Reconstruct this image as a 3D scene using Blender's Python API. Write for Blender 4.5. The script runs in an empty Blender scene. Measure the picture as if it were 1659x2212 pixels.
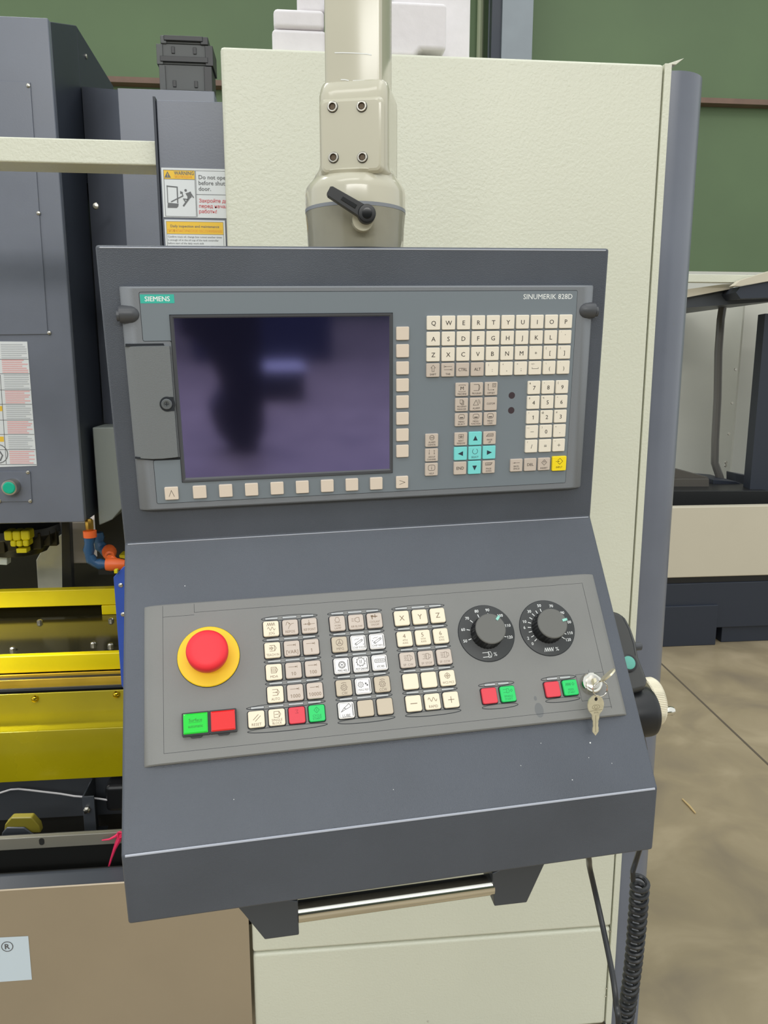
import bpy, bmesh, math, random
from mathutils import Matrix, Vector, Euler
random.seed(7)
SC = bpy.context.scene
COL = SC.collection
# ---------------------------------------------------------------- camera, world, lights, exposure
CAM_Z, PITCH, YAW, FPX = 1.45, math.radians(10.7), math.radians(-5.8), 1675.0
cd = bpy.data.cameras.new('camera'); cam = bpy.data.objects.new('camera', cd); COL.objects.link(cam)
cam.location = (0, 0, CAM_Z); cam.rotation_euler = (math.pi/2-PITCH, 0, YAW)
cd.sensor_fit = 'VERTICAL'; cd.sensor_height = 36.0; cd.lens = 36.0*FPX/2212; cd.clip_start = .02; cd.clip_end = 100
SC.camera = cam
CM = Euler((math.pi/2-PITCH, 0, YAW)).to_matrix()
w = bpy.data.worlds.new('hall_light'); SC.world = w; w.use_nodes = True
bg = w.node_tree.nodes['Background']; bg.inputs[0].default_value = (.92, .965, .975, 1); bg.inputs[1].default_value = 1.03
def area(name, loc, size, sy, power, col=(1, .98, .94), rot=(0, 0, 0)):
    l = bpy.data.lights.new(name, 'AREA'); l.shape = 'RECTANGLE'; l.size = size; l.size_y = sy; l.energy = power; l.color = col
    o = bpy.data.objects.new(name, l); o.location = loc; o.rotation_euler = rot; COL.objects.link(o); return o
area('ceiling_or_fill_lamp', (-1.2, -1.6, 5.2), 3.2, 1.0, 34)
area('ceiling_or_fill_lamp', (1.6, -.2, 5.2), 1.2, 3.6, 20)
area('ceiling_or_fill_lamp', (-1.6, 2.6, 5.4), 2.6, .7, 45)
area('ceiling_or_fill_lamp', (2.6, 4.6, 5.4), 3.0, .8, 25)
area('ceiling_or_fill_lamp', (0, -7.2, 5.0), 7.0, .9, 215, rot=(math.radians(66), 0, 0))  # tilted forward, added for front light and glare on the upright faces
wl = area('interior_fill', (-1.15, 1.84, 1.06), .7, .05, 7, rot=(math.radians(4), 0, 0)); wl.data.spread = math.radians(120)  # unseen light added inside the machine to brighten the yellow bars
SC.view_settings.view_transform = 'Standard'; SC.view_settings.look = 'None'
SC.view_settings.exposure = 0.08; SC.view_settings.gamma = 1.0; SC.view_settings.use_curve_mapping = False

# ---------------------------------------------------------------- helpers
def at(px, py, Y=None, X=None, Z=None):
    """the world point on a known plane that a photograph pixel looks at"""
    d = CM @ Vector(((px-829.5)/FPX, -(py-1106)/FPX, -1))
    s = Y/d.y if Y is not None else X/d.x if X is not None else (Z-CAM_Z)/d.z
    return Vector((s*d.x, s*d.y, CAM_Z+s*d.z))
def lin(c):
    return tuple(((x/255)/12.92 if x/255 <= .04045 else ((x/255+.055)/1.055)**2.4) for x in c)
MATS = {}
def mat(name, rgb, rough=.5, metal=0., var=0., vscale=6., bump=0., bscale=300., spec=.5, coat=0., tint=None, emit=0., rgb2=None):
    if name in MATS: return MATS[name]
    m = bpy.data.materials.new(name); m.use_nodes = True; nt = m.node_tree; N = nt.nodes; L = nt.links
    b = N['Principled BSDF']; c = lin(rgb)
    b.inputs['Base Color'].default_value = (*c, 1); b.inputs['Roughness'].default_value = rough; b.inputs['Metallic'].default_value = metal
    b.inputs['Specular IOR Level'].default_value = spec; b.inputs['Coat Weight'].default_value = coat; b.inputs['Coat Roughness'].default_value = .12
    if tint: b.inputs['Specular Tint'].default_value = (*tint, 1)
    if emit: b.inputs['Emission Color'].default_value = (*c, 1); b.inputs['Emission Strength'].default_value = emit
    tc = N.new('ShaderNodeTexCoord')
    if var > 0:
        n = N.new('ShaderNodeTexNoise'); n.inputs['Scale'].default_value = vscale; n.inputs['Detail'].default_value = 5
        L.new(tc.outputs['Object'], n.inputs['Vector'])
        r = N.new('ShaderNodeMapRange'); r.inputs[1].default_value = .3; r.inputs[2].default_value = .7
        L.new(n.outputs[0], r.inputs[0])
        mx = N.new('ShaderNodeMix'); mx.data_type = 'RGBA'; c2 = lin(rgb2) if rgb2 else tuple(x*(1+var) for x in c); c1 = c if rgb2 else tuple(x*(1-var) for x in c)
        mx.inputs[6].default_value = (*c1, 1); mx.inputs[7].default_value = (*c2, 1)
        L.new(r.outputs[0], mx.inputs[0]); L.new(mx.outputs[2], b.inputs['Base Color'])
        rr = N.new('ShaderNodeMapRange'); rr.inputs[3].default_value = max(.02, rough*.85); rr.inputs[4].default_value = min(1, rough*1.2)
        L.new(n.outputs[0], rr.inputs[0]); L.new(rr.outputs[0], b.inputs['Roughness'])
    if bump > 0:
        n2 = N.new('ShaderNodeTexNoise'); n2.inputs['Scale'].default_value = bscale; n2.inputs['Detail'].default_value = 3
        L.new(tc.outputs['Object'], n2.inputs['Vector'])
        bp = N.new('ShaderNodeBump'); bp.inputs['Strength'].default_value = bump; bp.inputs['Distance'].default_value = .001
        L.new(n2.outputs[0], bp.inputs['Height']); L.new(bp.outputs[0], b.inputs['Normal'])
    MATS[name] = m; return m

_txt = {}
def text_geo_raw(s):
    cu = bpy.data.curves.new('t', 'FONT'); cu.body = s; cu.size = 1; cu.resolution_u = 2
    o = bpy.data.objects.new('t', cu); COL.objects.link(o)
    dg = bpy.context.evaluated_depsgraph_get(); me = o.evaluated_get(dg).to_mesh()
    V = [(v.co.x, v.co.y) for v in me.vertices]; F = [tuple(p.vertices) for p in me.polygons]
    o.evaluated_get(dg).to_mesh_clear(); bpy.data.objects.remove(o); bpy.data.curves.remove(cu); return V, F
def text_geo(s, bold=0.):
    k = (s, bold)
    if k in _txt: return _txt[k]
    if bold:                                   # heavier print: the same outline laid down three times, a hair apart
        V0, F0 = text_geo(s); V, F = [], []
        for dx, dy, dz in ((-bold, 0, 0), (bold, 0, 1), (0, bold*.6, 2), (0, -bold*.6, 3)):
            n = len(V); V += [(v[0]+dx, v[1]+dy, (v[2] if len(v) > 2 else 0)+dz) for v in V0]; F += [tuple(i+n for i in f) for f in F0]
        _txt[k] = (V, F); return _txt[k]
    cu = bpy.data.curves.new('t', 'FONT'); cu.body = s; cu.size = 1; cu.resolution_u = 2
    o = bpy.data.objects.new('t', cu); COL.objects.link(o)
    dg = bpy.context.evaluated_depsgraph_get(); me = o.evaluated_get(dg).to_mesh()
    V = [(v.co.x, v.co.y) for v in me.vertices]; F = [tuple(p.vertices) for p in me.polygons]
    o.evaluated_get(dg).to_mesh_clear(); bpy.data.objects.remove(o); bpy.data.curves.remove(cu)
    if '1' in s:                               # give the bare stroke of the figure one its flag
        i = s.index('1'); H = .70
        for i in [j for j, c in enumerate(s) if c == '1']:
            V1, _ = text_geo_raw(s[:i+1]); V2, _ = text_geo_raw('1')
            xr = max(v[0] for v in V1); H = max(v[1] for v in V2); wd = max(v[0] for v in V2)-min(v[0] for v in V2); xl = xr-wd
            n = len(V); V += [(xl+wd*.5, H, .5), (xl+wd*.5, H-wd*1.1, .5), (xl-.13, H-.20, .5), (xl-.13, H-.20+wd*.9, .5)]; F.append((n, n+3, n+2, n+1))
    _txt[k] = (V, F); return _txt[k]
CAPH = max(v[1] for v in text_geo('H')[0])

def circle(r, n=24, cx=0, cy=0, a0=0, a1=360, ry=None):
    full = abs(a1-a0) >= 360
    k = n if full else n-1
    return [(cx+r*math.cos(math.radians(a0+(a1-a0)*i/k)), cy+(ry or r)*math.sin(math.radians(a0+(a1-a0)*i/k))) for i in range(n)]
def rrect(w_, h_, r, n=4, cx=0, cy=0):
    P = []
    for sx, sy, a in ((1, 1, 0), (-1, 1, 90), (-1, -1, 180), (1, -1, 270)):
        for i in range(n+1):
            t = math.radians(a+90*i/n); P.append((cx+sx*(w_/2-r)+r*math.cos(t), cy+sy*(h_/2-r)+r*math.sin(t)))
    return P
class G:
    def __init__(s, mats): s.v = []; s.f = []; s.mi = []; s.mats = mats
    def add(s, V, F, m=0):
        o = len(s.v); s.v += [tuple(v) for v in V]; s.f += [tuple(i+o for i in f) for f in F]; s.mi += [m]*len(F); return s
    def box(s, x0, x1, y0, y1, z0, z1, m=0):
        V = [(x, y, z) for z in (z0, z1) for y in (y0, y1) for x in (x0, x1)]
        return s.add(V, [(0, 2, 3, 1), (4, 5, 7, 6), (0, 1, 5, 4), (2, 6, 7, 3), (0, 4, 6, 2), (1, 3, 7, 5)], m)
    def hexa(s, A, B, m=0):
        """A, B: two quads (4 points each) joined"""
        return s.add(list(A)+list(B), [(3, 2, 1, 0), (4, 5, 6, 7), (0, 1, 5, 4), (1, 2, 6, 5), (2, 3, 7, 6), (3, 0, 4, 7)], m)
    def loft(s, rings, m=0, caps=True, closed=True):
        n = len(rings[0]); V = [p for r in rings for p in r]; F = []
        for k in range(len(rings)-1):
            for i in range(n if closed else n-1):
                j = (i+1) % n; F.append((k*n+i, k*n+j, (k+1)*n+j, (k+1)*n+i))
        if caps: F.append(tuple(range(n-1, -1, -1))); F.append(tuple(range((len(rings)-1)*n, len(rings)*n)))
        return s.add(V, F, m)
    def prism(s, P, z0, z1, m=0, M=None):
        R = [[(x, y, z) for x, y in P] for z in (z0, z1)]
        if M is not None: R = [[tuple(M @ Vector(p)) for p in r] for r in R]
        return s.loft(R, m)
    def cap(s, w_, h_, r, z0, z1, b, m=0, cx=0, cy=0):
        R = [[(x, y, z0) for x, y in rrect(w_, h_, r, 3, cx, cy)], [(x, y, z1-b) for x, y in rrect(w_, h_, r, 3, cx, cy)],
             [(x, y, z1) for x, y in rrect(w_-2*b, h_-2*b, max(.2, r-b*.6), 3, cx, cy)]]
        return s.loft(R, m)
    def lathe(s, prof, m=0, n=32, M=None, caps=True):
        R = [[(r*math.cos(2*math.pi*i/n), r*math.sin(2*math.pi*i/n), z) for i in range(n)] for r, z in prof]
        if M is not None: R = [[tuple(M @ Vector(p)) for p in r] for r in R]
        return s.loft(R, m, caps)
    def tube(s, P, r, n=8, m=0, caps=True, closed=False):
        P = [Vector(p) for p in P]; R = []; up = None; N_ = len(P)
        for i, p in enumerate(P):
            if closed: t = P[(i+1) % N_]-P[i-1]
            else: t = P[min(i+1, N_-1)]-P[max(i-1, 0)]
            t.normalize()
            if up is None: up = t.orthogonal().normalized()
            up = (up-t*up.dot(t)); up = up.normalized() if up.length > 1e-6 else t.orthogonal().normalized()
            b = t.cross(up); rr = r[i] if isinstance(r, (list, tuple)) else r
            R.append([tuple(p+up*rr*math.cos(2*math.pi*k/n)+b*rr*math.sin(2*math.pi*k/n)) for k in range(n)])
        if closed: R.append(R[0]); return s.loft(R, m, False)
        return s.loft(R, m, caps)
    def text(s, t, size, cx, cy, z, m=1, bold=0., maxw=None, align='C', M=None, rot=0.):
        V, F = text_geo(t, bold)
        if not V: return s
        k = size/CAPH; x0 = min(v[0] for v in V); x1 = max(v[0] for v in V); kx = k
        if maxw and (x1-x0)*k > maxw: kx = maxw/(x1-x0)
        ox = -(x0+x1)/2 if align == 'C' else -x0
        ca, sa = math.cos(rot), math.sin(rot)
        Q = []
        for v_ in V:
            x, y = v_[0], v_[1]; dz = (v_[2] if len(v_) > 2 else 0)*size*.002
            a, b = (x+ox)*kx, y*k-size/2
            p = Vector((cx+a*ca-b*sa, cy+a*sa+b*ca, z+dz)); Q.append(tuple(M @ p) if M is not None else tuple(p))
        return s.add(Q, F, m)
    def stroke(s, P, w_, z, m=1, closed=False, M=None):
        P = [Vector((p[0], p[1])) for p in P]
        if closed: P.append(P[0])
        for i_, (a, b) in enumerate(zip(P, P[1:])):
            d = b-a
            if d.length < 1e-6: continue
            d.normalize(); n = Vector((-d.y, d.x))*w_/2; e = d*w_*.35
            Q = [a-e-n, b+e-n, b+e+n, a-e+n]; Q = [Vector((q.x, q.y, z+(i_ % 3)*w_*.012)) for q in Q]
            if M is not None: Q = [M @ q for q in Q]
            s.add(Q, [(0, 1, 2, 3)], m)
        return s
    def flat(s, P, z, m=1, M=None):
        Q = [Vector((p[0], p[1], z)) for p in P]
        if M is not None: Q = [M @ q for q in Q]
        return s.add(Q, [tuple(range(len(P)))], m)
    def build(s, name, parent=None, scale=1., base=None, loc=None, rot=None, bevel=0., seg=2, smooth=35, label=None):
        me = bpy.data.meshes.new(name); b = Vector(base) if base is not None else Vector((0, 0, 0))
        me.from_pydata([tuple((Vector(v)-b)*scale) for v in s.v], [], s.f)
        for m_ in s.mats: me.materials.append(m_)
        me.polygons.foreach_set('material_index', s.mi)
        bm = bmesh.new(); bm.from_mesh(me); bmesh.ops.recalc_face_normals(bm, faces=bm.faces[:]) if name_recalc(s) else None
        bm.to_mesh(me); bm.free()
        if smooth:
            me.polygons.foreach_set('use_smooth', [True]*len(me.polygons)); me.set_sharp_from_angle(angle=math.radians(smooth))
        me.update()
        o = bpy.data.objects.new(name, me); COL.objects.link(o)
        if parent is not None: o.parent = parent
        o.location = loc if loc is not None else (b if base is not None else (0, 0, 0))
        if rot: o.rotation_euler = rot
        if bevel:
            md = o.modifiers.new('bevel', 'BEVEL'); md.width = bevel; md.segments = seg; md.limit_method = 'ANGLE'; md.angle_limit = math.radians(30)
            md.harden_normals = True
        if label: o['label'] = label
        return o
def name_recalc(s): return True
def tag(o, label, cat, group=None, kind=None):
    o['label'] = label; o['category'] = cat
    if group: o['group'] = group
    if kind: o['kind'] = kind
    return o
def thing(name, label, cat, loc=(0, 0, 0), rot=(0, 0, 0), group=None):
    o = bpy.data.objects.new(name, None); COL.objects.link(o); o.location = loc; o.rotation_euler = rot; o.empty_display_size = .05
    tag(o, label, cat, group); return o
def struct(o): o['kind'] = 'structure'; return o
def part(g, name, parent, **k):
    """geometry given in world coordinates, put under a thing that has only a location"""
    o = g.build(name, parent, **{'base': Vector(parent.location), **k}); o.location = (0, 0, 0); return o
XZ = lambda y: Matrix(((1, 0, 0, 0), (0, 0, -1, y), (0, 1, 0, 0), (0, 0, 0, 1)))   # (x, up, toward camera) -> world, standing at depth y

# ---------------------------------------------------------------- materials
SLATE = mat('slate_paint', (92, 98, 109), .4, var=.09, vscale=9, bump=.25, bscale=650)
SLATE_T = mat('slate_textured_paint', (77, 82, 91), .36, var=.10, vscale=9, bump=.35, bscale=1100)
SLATE2 = mat('machine_slate_paint', (108, 113, 125), .3, var=.10, vscale=5, bump=.07, bscale=300)
NAVY = mat('navy_paint', (44, 50, 61), .45, var=.06, vscale=4)
CREAM = mat('cream_paint', (217, 218, 200), .33, var=.02, vscale=3, bump=.6, bscale=230)
CREAM2 = mat('cream_gloss_paint', (196, 192, 172), .16, var=.03, vscale=8, coat=.3)
BEIGE = mat('brushed_cover_paint', (170, 156, 134), .32, metal=.35, var=.06, vscale=2.5)
GREY = mat('panel_grey_plastic', (122, 126, 131), .5, bump=.15, bscale=900)
FOIL = mat('operator_foil', (122, 131, 138), .42)
MGREY = mat('console_plate_plastic', (127, 127, 124), .55, var=.04, vscale=20, bump=.15, bscale=900)
DGREY = mat('dark_grey_plastic', (72, 74, 78), .4)
GROOVE = mat('groove_shadow_gap', (34, 38, 44), .8)
BLACK = mat('black_plastic', (30, 31, 33), .38)
BLACKG = mat('black_gloss', (20, 21, 23), .2)
RUBBER = mat('black_cable_rubber', (38, 40, 43), .35)
KWHITE = mat('key_cream_white', (240, 231, 214), .45)
KGREY = mat('key_warm_grey', (205, 191, 178), .45)
KSOFT = mat('key_beige', (226, 211, 194), .45)
KYEL = mat('key_light_yellow', (240, 228, 202), .45)
KTAN = mat('key_tan', (200, 186, 164), .45)
KCYAN = mat('key_cyan', (128, 222, 220), .45)
KINPUT = mat('key_yellow', (255, 226, 30), .45)
KPAPER = mat('key_white_insert', (246, 242, 238), .4)
KRED = mat('key_red', (226, 62, 76), .45)
KGREEN = mat('key_green', (28, 208, 104), .45)
INK = mat('legend_ink', (54, 46, 42), .6)
INKL = mat('legend_ink_light', (128, 112, 98), .6)
INKR = mat('legend_ink_on_red', (170, 40, 55), .6)
INKG = mat('legend_ink_on_green', (14, 128, 70), .6)
WHITE = mat('white_print', (240, 242, 240), .5)
TEAL = mat('teal_badge', (62, 186, 168), .4)
ESTOPR = mat('stop_red', (244, 44, 56), .5)
ESTOPY = mat('stop_yellow', (250, 208, 30), .45)
LGREEN = mat('lit_green_cap', (0, 214, 50), .15, coat=.5)
LRED = mat('lit_red_cap', (232, 26, 26), .15, coat=.5)
LENS = mat('indicator_lens', (188, 190, 190), .3)
CHROME = mat('chrome', (225, 222, 212), .14, metal=1.)
NICKEL = mat('nickel_key_metal', (222, 214, 186), .38, metal=.6, var=.08, vscale=200)
STEEL = mat('bolt_steel', (190, 186, 176), .28, metal=1.)
YSHEET = mat('oiled_yellow_sheet', (172, 158, 12), .26, metal=.15, var=.16, vscale=3.5, coat=.4)
YBAR = mat('yellow_bar_paint', (235, 212, 10), .35, var=.08, vscale=5)
OCHRE = mat('ochre_sheet', (200, 165, 55), .3, metal=.3, var=.2, vscale=9)
OILY = mat('oily_dark_sheet', (84, 80, 58), .12, metal=.75, var=.2, vscale=3)
DARK = mat('dark_interior', (24, 25, 24), .6)
DGS = mat('dark_grey_sheet', (66, 70, 76), .4, var=.08, vscale=6)
BLUEP = mat('blue_plate_paint', (52, 88, 186), .4, var=.05, vscale=8)
BLUEH = mat('blue_hose_plastic', (34, 78, 118), .4)
ORANGE = mat('orange_nozzle_plastic', (238, 106, 46), .4)
YPLUG = mat('yellow_plug_plastic', (222, 208, 12), .35)
FOAM = mat('white_foam', (226, 222, 224), .9, var=.03, vscale=40, bump=.6, bscale=90)
GALV = mat('galvanised_strip', (214, 214, 202), .28, metal=.2, var=.15, vscale=9)
PINKW = mat('pale_casting_paint', (240, 228, 218), .5, var=.05, vscale=6)
PAPER = mat('label_paper', (222, 226, 228), .5)
PAPERB = mat('label_paper_bluish', (206, 220, 230), .45)
LYEL = mat('label_yellow', (240, 196, 60), .5)
LORG = mat('label_orange', (240, 166, 60), .5)
LINK = mat('label_grey_ink', (110, 112, 114), .6)
LPINK = mat('label_pink_ink', (232, 172, 172), .6)
LRINK = mat('label_red_ink', (214, 92, 96), .6)
LGINK = mat('label_pale_grey_ink', (188, 192, 196), .6)
BROWN = mat('rusty_pipe', (120, 96, 82), .6, var=.15, vscale=6)
PINK = mat('red_ribbon', (226, 44, 92), .6)
GREENBTN = mat('green_button', (8, 180, 146), .35)
GREENBTN2 = mat('dull_green_button', (96, 172, 156), .45)

# ---------------------------------------------------------------- the setting
def floor_mat():
    m = bpy.data.materials.new('stained_concrete'); m.use_nodes = True; nt = m.node_tree; N = nt.nodes; L = nt.links
    b = N['Principled BSDF']; b.inputs['Roughness'].default_value = .38
    tc = N.new('ShaderNodeTexCoord'); n = N.new('ShaderNodeTexNoise'); n.inputs['Scale'].default_value = 3.6; n.inputs['Detail'].default_value = 8; n.inputs['Distortion'].default_value = .6
    L.new(tc.outputs['Object'], n.inputs['Vector'])
    r = N.new('ShaderNodeValToRGB'); r.color_ramp.elements[0].position = .3; r.color_ramp.elements[1].position = .72
    r.color_ramp.elements[0].color = (*lin((134, 122, 102)), 1); r.color_ramp.elements[1].color = (*lin((174, 159, 131)), 1)
    e = r.color_ramp.elements.new(.5); e.color = (*lin((153, 139, 112)), 1)
    L.new(n.outputs[0], r.inputs[0])
    n2 = N.new('ShaderNodeTexNoise'); n2.inputs['Scale'].default_value = 14; n2.inputs['Detail'].default_value = 6
    mp = N.new('ShaderNodeMapping'); mp.inputs['Scale'].default_value = (1, .35, 1); mp.inputs['Rotation'].default_value = (0, 0, .6)
    L.new(tc.outputs['Object'], mp.inputs[0]); L.new(mp.outputs[0], n2.inputs['Vector'])
    r2 = N.new('ShaderNodeMapRange'); r2.inputs[1].default_value = .66; r2.inputs[2].default_value = .78; r2.inputs[4].default_value = .3
    L.new(n2.outputs[0], r2.inputs[0])
    mx = N.new('ShaderNodeMix'); mx.data_type = 'RGBA'; mx.inputs[7].default_value = (*lin((176, 158, 126)), 1)
    L.new(r2.outputs[0], mx.inputs[0]); L.new(r.outputs[0], mx.inputs[6]); L.new(mx.outputs[2], b.inputs['Base Color'])
    return m
g = G([floor_mat()]); g.box(-9, 12, -16, 7.4, -.1, 0); struct(g.build('floor'))
fa, fb = at(1415, 1421, Z=0), at(1700, 1690, Z=0); fd = (fb-fa).normalized(); fn_ = Vector((-fd.y, fd.x, 0))*.0045
g = G([mat('joint_dirt', (92, 83, 70), .8)]); qa, qb = fa-fd*1.0, fb+fd*3; g.hexa([(*(qa-fn_).xy, .0002), (*(qb-fn_).xy, .0002), (*(qb+fn_).xy, .0002), (*(qa+fn_).xy, .0002)], [(*(qa-fn_).xy, .0010), (*(qb-fn_).xy, .0010), (*(qb+fn_).xy, .0010), (*(qa+fn_).xy, .0010)]); struct(g.build('trim_2'))
def wall_mat():
    m = mat('green_painted_wall', (96, 117, 82), .6, var=.12, vscale=.8); return m
WY = 7.0
g = G([wall_mat()]); g.box(-9, 12, WY, WY+.2, 0, 9.5); struct(g.build('wall_back'))
g = G([mat('dark_green_hall_wall', (58, 76, 56), .8)]); g.box(-9, 12, -13.2, -13, 0, 5.0); struct(g.build('wall_front'))
# brown pipe along the green wall
p0 = at(0, 186, Y=WY-.06); p1 = at(1659, 211, Y=WY-.06)
g = G([BROWN]); g.box(-8, 11.5, WY-.1, WY, (p0.z+p1.z)/2-.012, (p0.z+p1.z)/2+.03)
struct(g.build('trim_1'))
# steel wall column and thin conduit beside it
a = at(1068, 60, Y=WY-.35); b = at(1150, 60, Y=WY-.35)
t = thing('steel_column', 'grey steel H column standing against the green wall above the cabinet', 'column', ((a.x+b.x)/2, WY-.2, 0))
g = G([mat('column_grey_paint', (138, 146, 152), .5, var=.05)]); g.box(a.x+.06, b.x, WY-.36, WY-.345, 0, 8.5); part(g, 'flange', t)
g = G([MATS['column_grey_paint']]); g.box((a.x+b.x)/2, (a.x+b.x)/2+.012, WY-.345, WY-.05, 0, 8.5); part(g, 'web', t)
g = G([MATS['column_grey_paint']]); g.box(a.x+.02, b.x-.02, WY-.05, WY-.035, 0, 8.5); part(g, 'flange', t)
g = G([NAVY]); g.box(a.x-.02, a.x+.055, WY-.34, WY-.26, 0, 8.5); part(g, 'side_channel', t, label='dark channel along the left edge')
a = at(1032, 50, Y=WY-.05)
g = G([mat('pale_conduit', (150, 158, 128), .5)]); g.tube([(a.x+.02, WY-.06, 0), (a.x+.02, WY-.06, 8.5)], .028, 10)
tag(g.build('conduit', base=(a.x, WY-.06, 0)), 'thin pale vertical conduit on the green wall left of the grey column', 'pipe')

# ---------------------------------------------------------------- electrical cabinet (the cream machine side)
FY = 1.40
t = thing('electrical_cabinet', 'tall cream steel cabinet behind the control box, its right corner rounded in slate grey', 'cabinet', (.26, 1.75, 0))
CAB = t
g = G([CREAM]); g.box(-.126, .628, FY, 1.436, .2785, 1.961); part(g, 'side_panel', t, bevel=.006)
g = G([CREAM]); g.box(.6295, .642, FY+.0005, 1.436, .035, 1.962); g.hexa([(.636, FY+.002, 1.961), (.650, FY+.002, 1.961), (.650, FY+.02, 1.961), (.636, FY+.02, 1.961)], [(.636, FY+.002, 1.9625), (.664, FY+.002, 1.972), (.664, FY+.02, 1.972), (.636, FY+.02, 1.9625)]); part(g, 'edge_strip', t, bevel=.0012)
g = G([CREAM]); g.box(-.126, .6285, FY+.001, 1.436, .035, .2745); part(g, 'lower_door', t, bevel=.008)
g = G([CREAM]); g.box(-.117, .640, 1.4365, 2.15, .03, 1.955); part(g, 'cabinet_body', t, bevel=.004)
prof = [(.643, 1.56), (.643, 1.404), (.657, 1.402)] + [(.657+.067*math.sin(math.radians(a)), 1.466-.064*math.cos(math.radians(a))) for a in range(10, 91, 8)] + [(.724, 1.56)]
g = G([SLATE2]); g.prism(prof, .0, 1.952); part(g, 'corner_post', t, smooth=50)
a = at(1325, 2150, Y=1.46)
g = G([SLATE2]); fa = at(1383, 2134, Y=1.395); g.prism([(.66, 1.395), (fa.x, 1.395), (fa.x+.004, 1.44), (.66, 1.4)], 0, fa.z); part(g, 'foot', t, bevel=.004)
g = G([STEEL, BLACK])
for px, py, r in ((1317, 2012, .0022), (1314, 2035, .0015), (1310, 2135, .0018), (1308, 2152, .0014), (924, 2206, .0014)):
    q = at(px, py, Y=FY); g.lathe([(r, 0), (r, .0012), (r*.5, .0018)], 0, 10, Matrix.Translation((q.x, FY, q.z)) @ Matrix.Rotation(math.pi/2, 4, 'X'))
part(g, 'rivet', t)

# foam blocks on the cabinet
def foam(name, poly, y0, y1, label):
    P = [at(x, y, Y=y0) for x, y in poly]; base = Vector((sum(p.x for p in P)/len(P), (y0+y1)/2, min(p.z for p in P)))
    g = G([FOAM]); g.prism([(p.x, p.z) for p in P], 0, y1-y0, 0, Matrix(((1, 0, 0, 0), (0, 0, 1, y0), (0, 1, 0, 0), (0, 0, 0, 1))))
    o = g.build(name, base=base, bevel=.006, seg=3); tag(o, label, 'foam block', 'foam packing blocks lying on the cabinet'); return o
def zq(px, py, Y): return at(px, py, Y=Y)
def foamb(name, px0, px1, py0, y0, y1, zb, label, notch=None):
    a = at(px0, py0, Y=y0); b = at(px1, py0, Y=y0)
    g = G([FOAM]); x0, x1 = a.x, b.x
    if notch:
        P = [(x0, zb), (x1-.075, zb), (x1-.055, zb), (x1-.045, zb+.012), (x1, zb+.012), (x1, a.z), (x0, a.z)]
        g.prism([(p[0], p[1]) for p in P], 0, y1-y0, 0, Matrix(((1, 0, 0, 0), (0, 0, 1, y0), (0, 1, 0, 0), (0, 0, 0, 1))))
    else: g.box(x0, x1, y0, y1, zb, a.z)
    o = g.build(name, base=((x0+x1)/2, (y0+y1)/2, zb), bevel=.007, seg=3); return tag(o, label, 'foam block', 'foam packing blocks on the cabinet')
foamb('foam_block', 587, 705, 60, 1.425, 1.50, 1.9615, 'lower left white foam slab on the cabinet top, left of the arm tube')
foamb('foam_block', 715, 966, -6, 1.415, 1.52, 1.9615, 'thick white foam slab behind the arm tube, notched underneath at its right', True)
foamb('foam_block', 590, 700, 16, 1.425, 1.50, at(587, 60, Y=1.425).z+.0008, 'thick white foam slab lying second in the left stack')
foamb('foam_block', 640, 700, -60, 1.44, 1.50, at(590, 16, Y=1.425).z+.0008, 'topmost narrow foam block at the left, cut by the photo edge')
foamb('foam_block', 850, 1019, -70, 1.535, 1.62, 1.9565, 'tall white foam block standing at the right behind the stacked slabs')

# ---------------------------------------------------------------- machine enclosure, left
t = thing('machine_enclosure', 'front frame of the left machine with grey door post, cream crossbar and beige lower cover', 'machine', (-.5, 1.6, 0))
ENC = t
g = G([SLATE2]); g.box(-.239, -.118, 1.44, 1.47, .46, 1.889); dp = part(g, 'door_post', t, bevel=.002)
g = G([NAVY]); g.box(-.2435, -.2395, 1.436, 1.475, .46, 1.8925); part(g, 'post_edge', t, label='dark edge strip along the post')
g = G([CREAM]); g.box(-1.5, -.2437, 1.45, 1.52, 1.787, 1.827); part(g, 'crossbar', t, bevel=.003)
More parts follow.
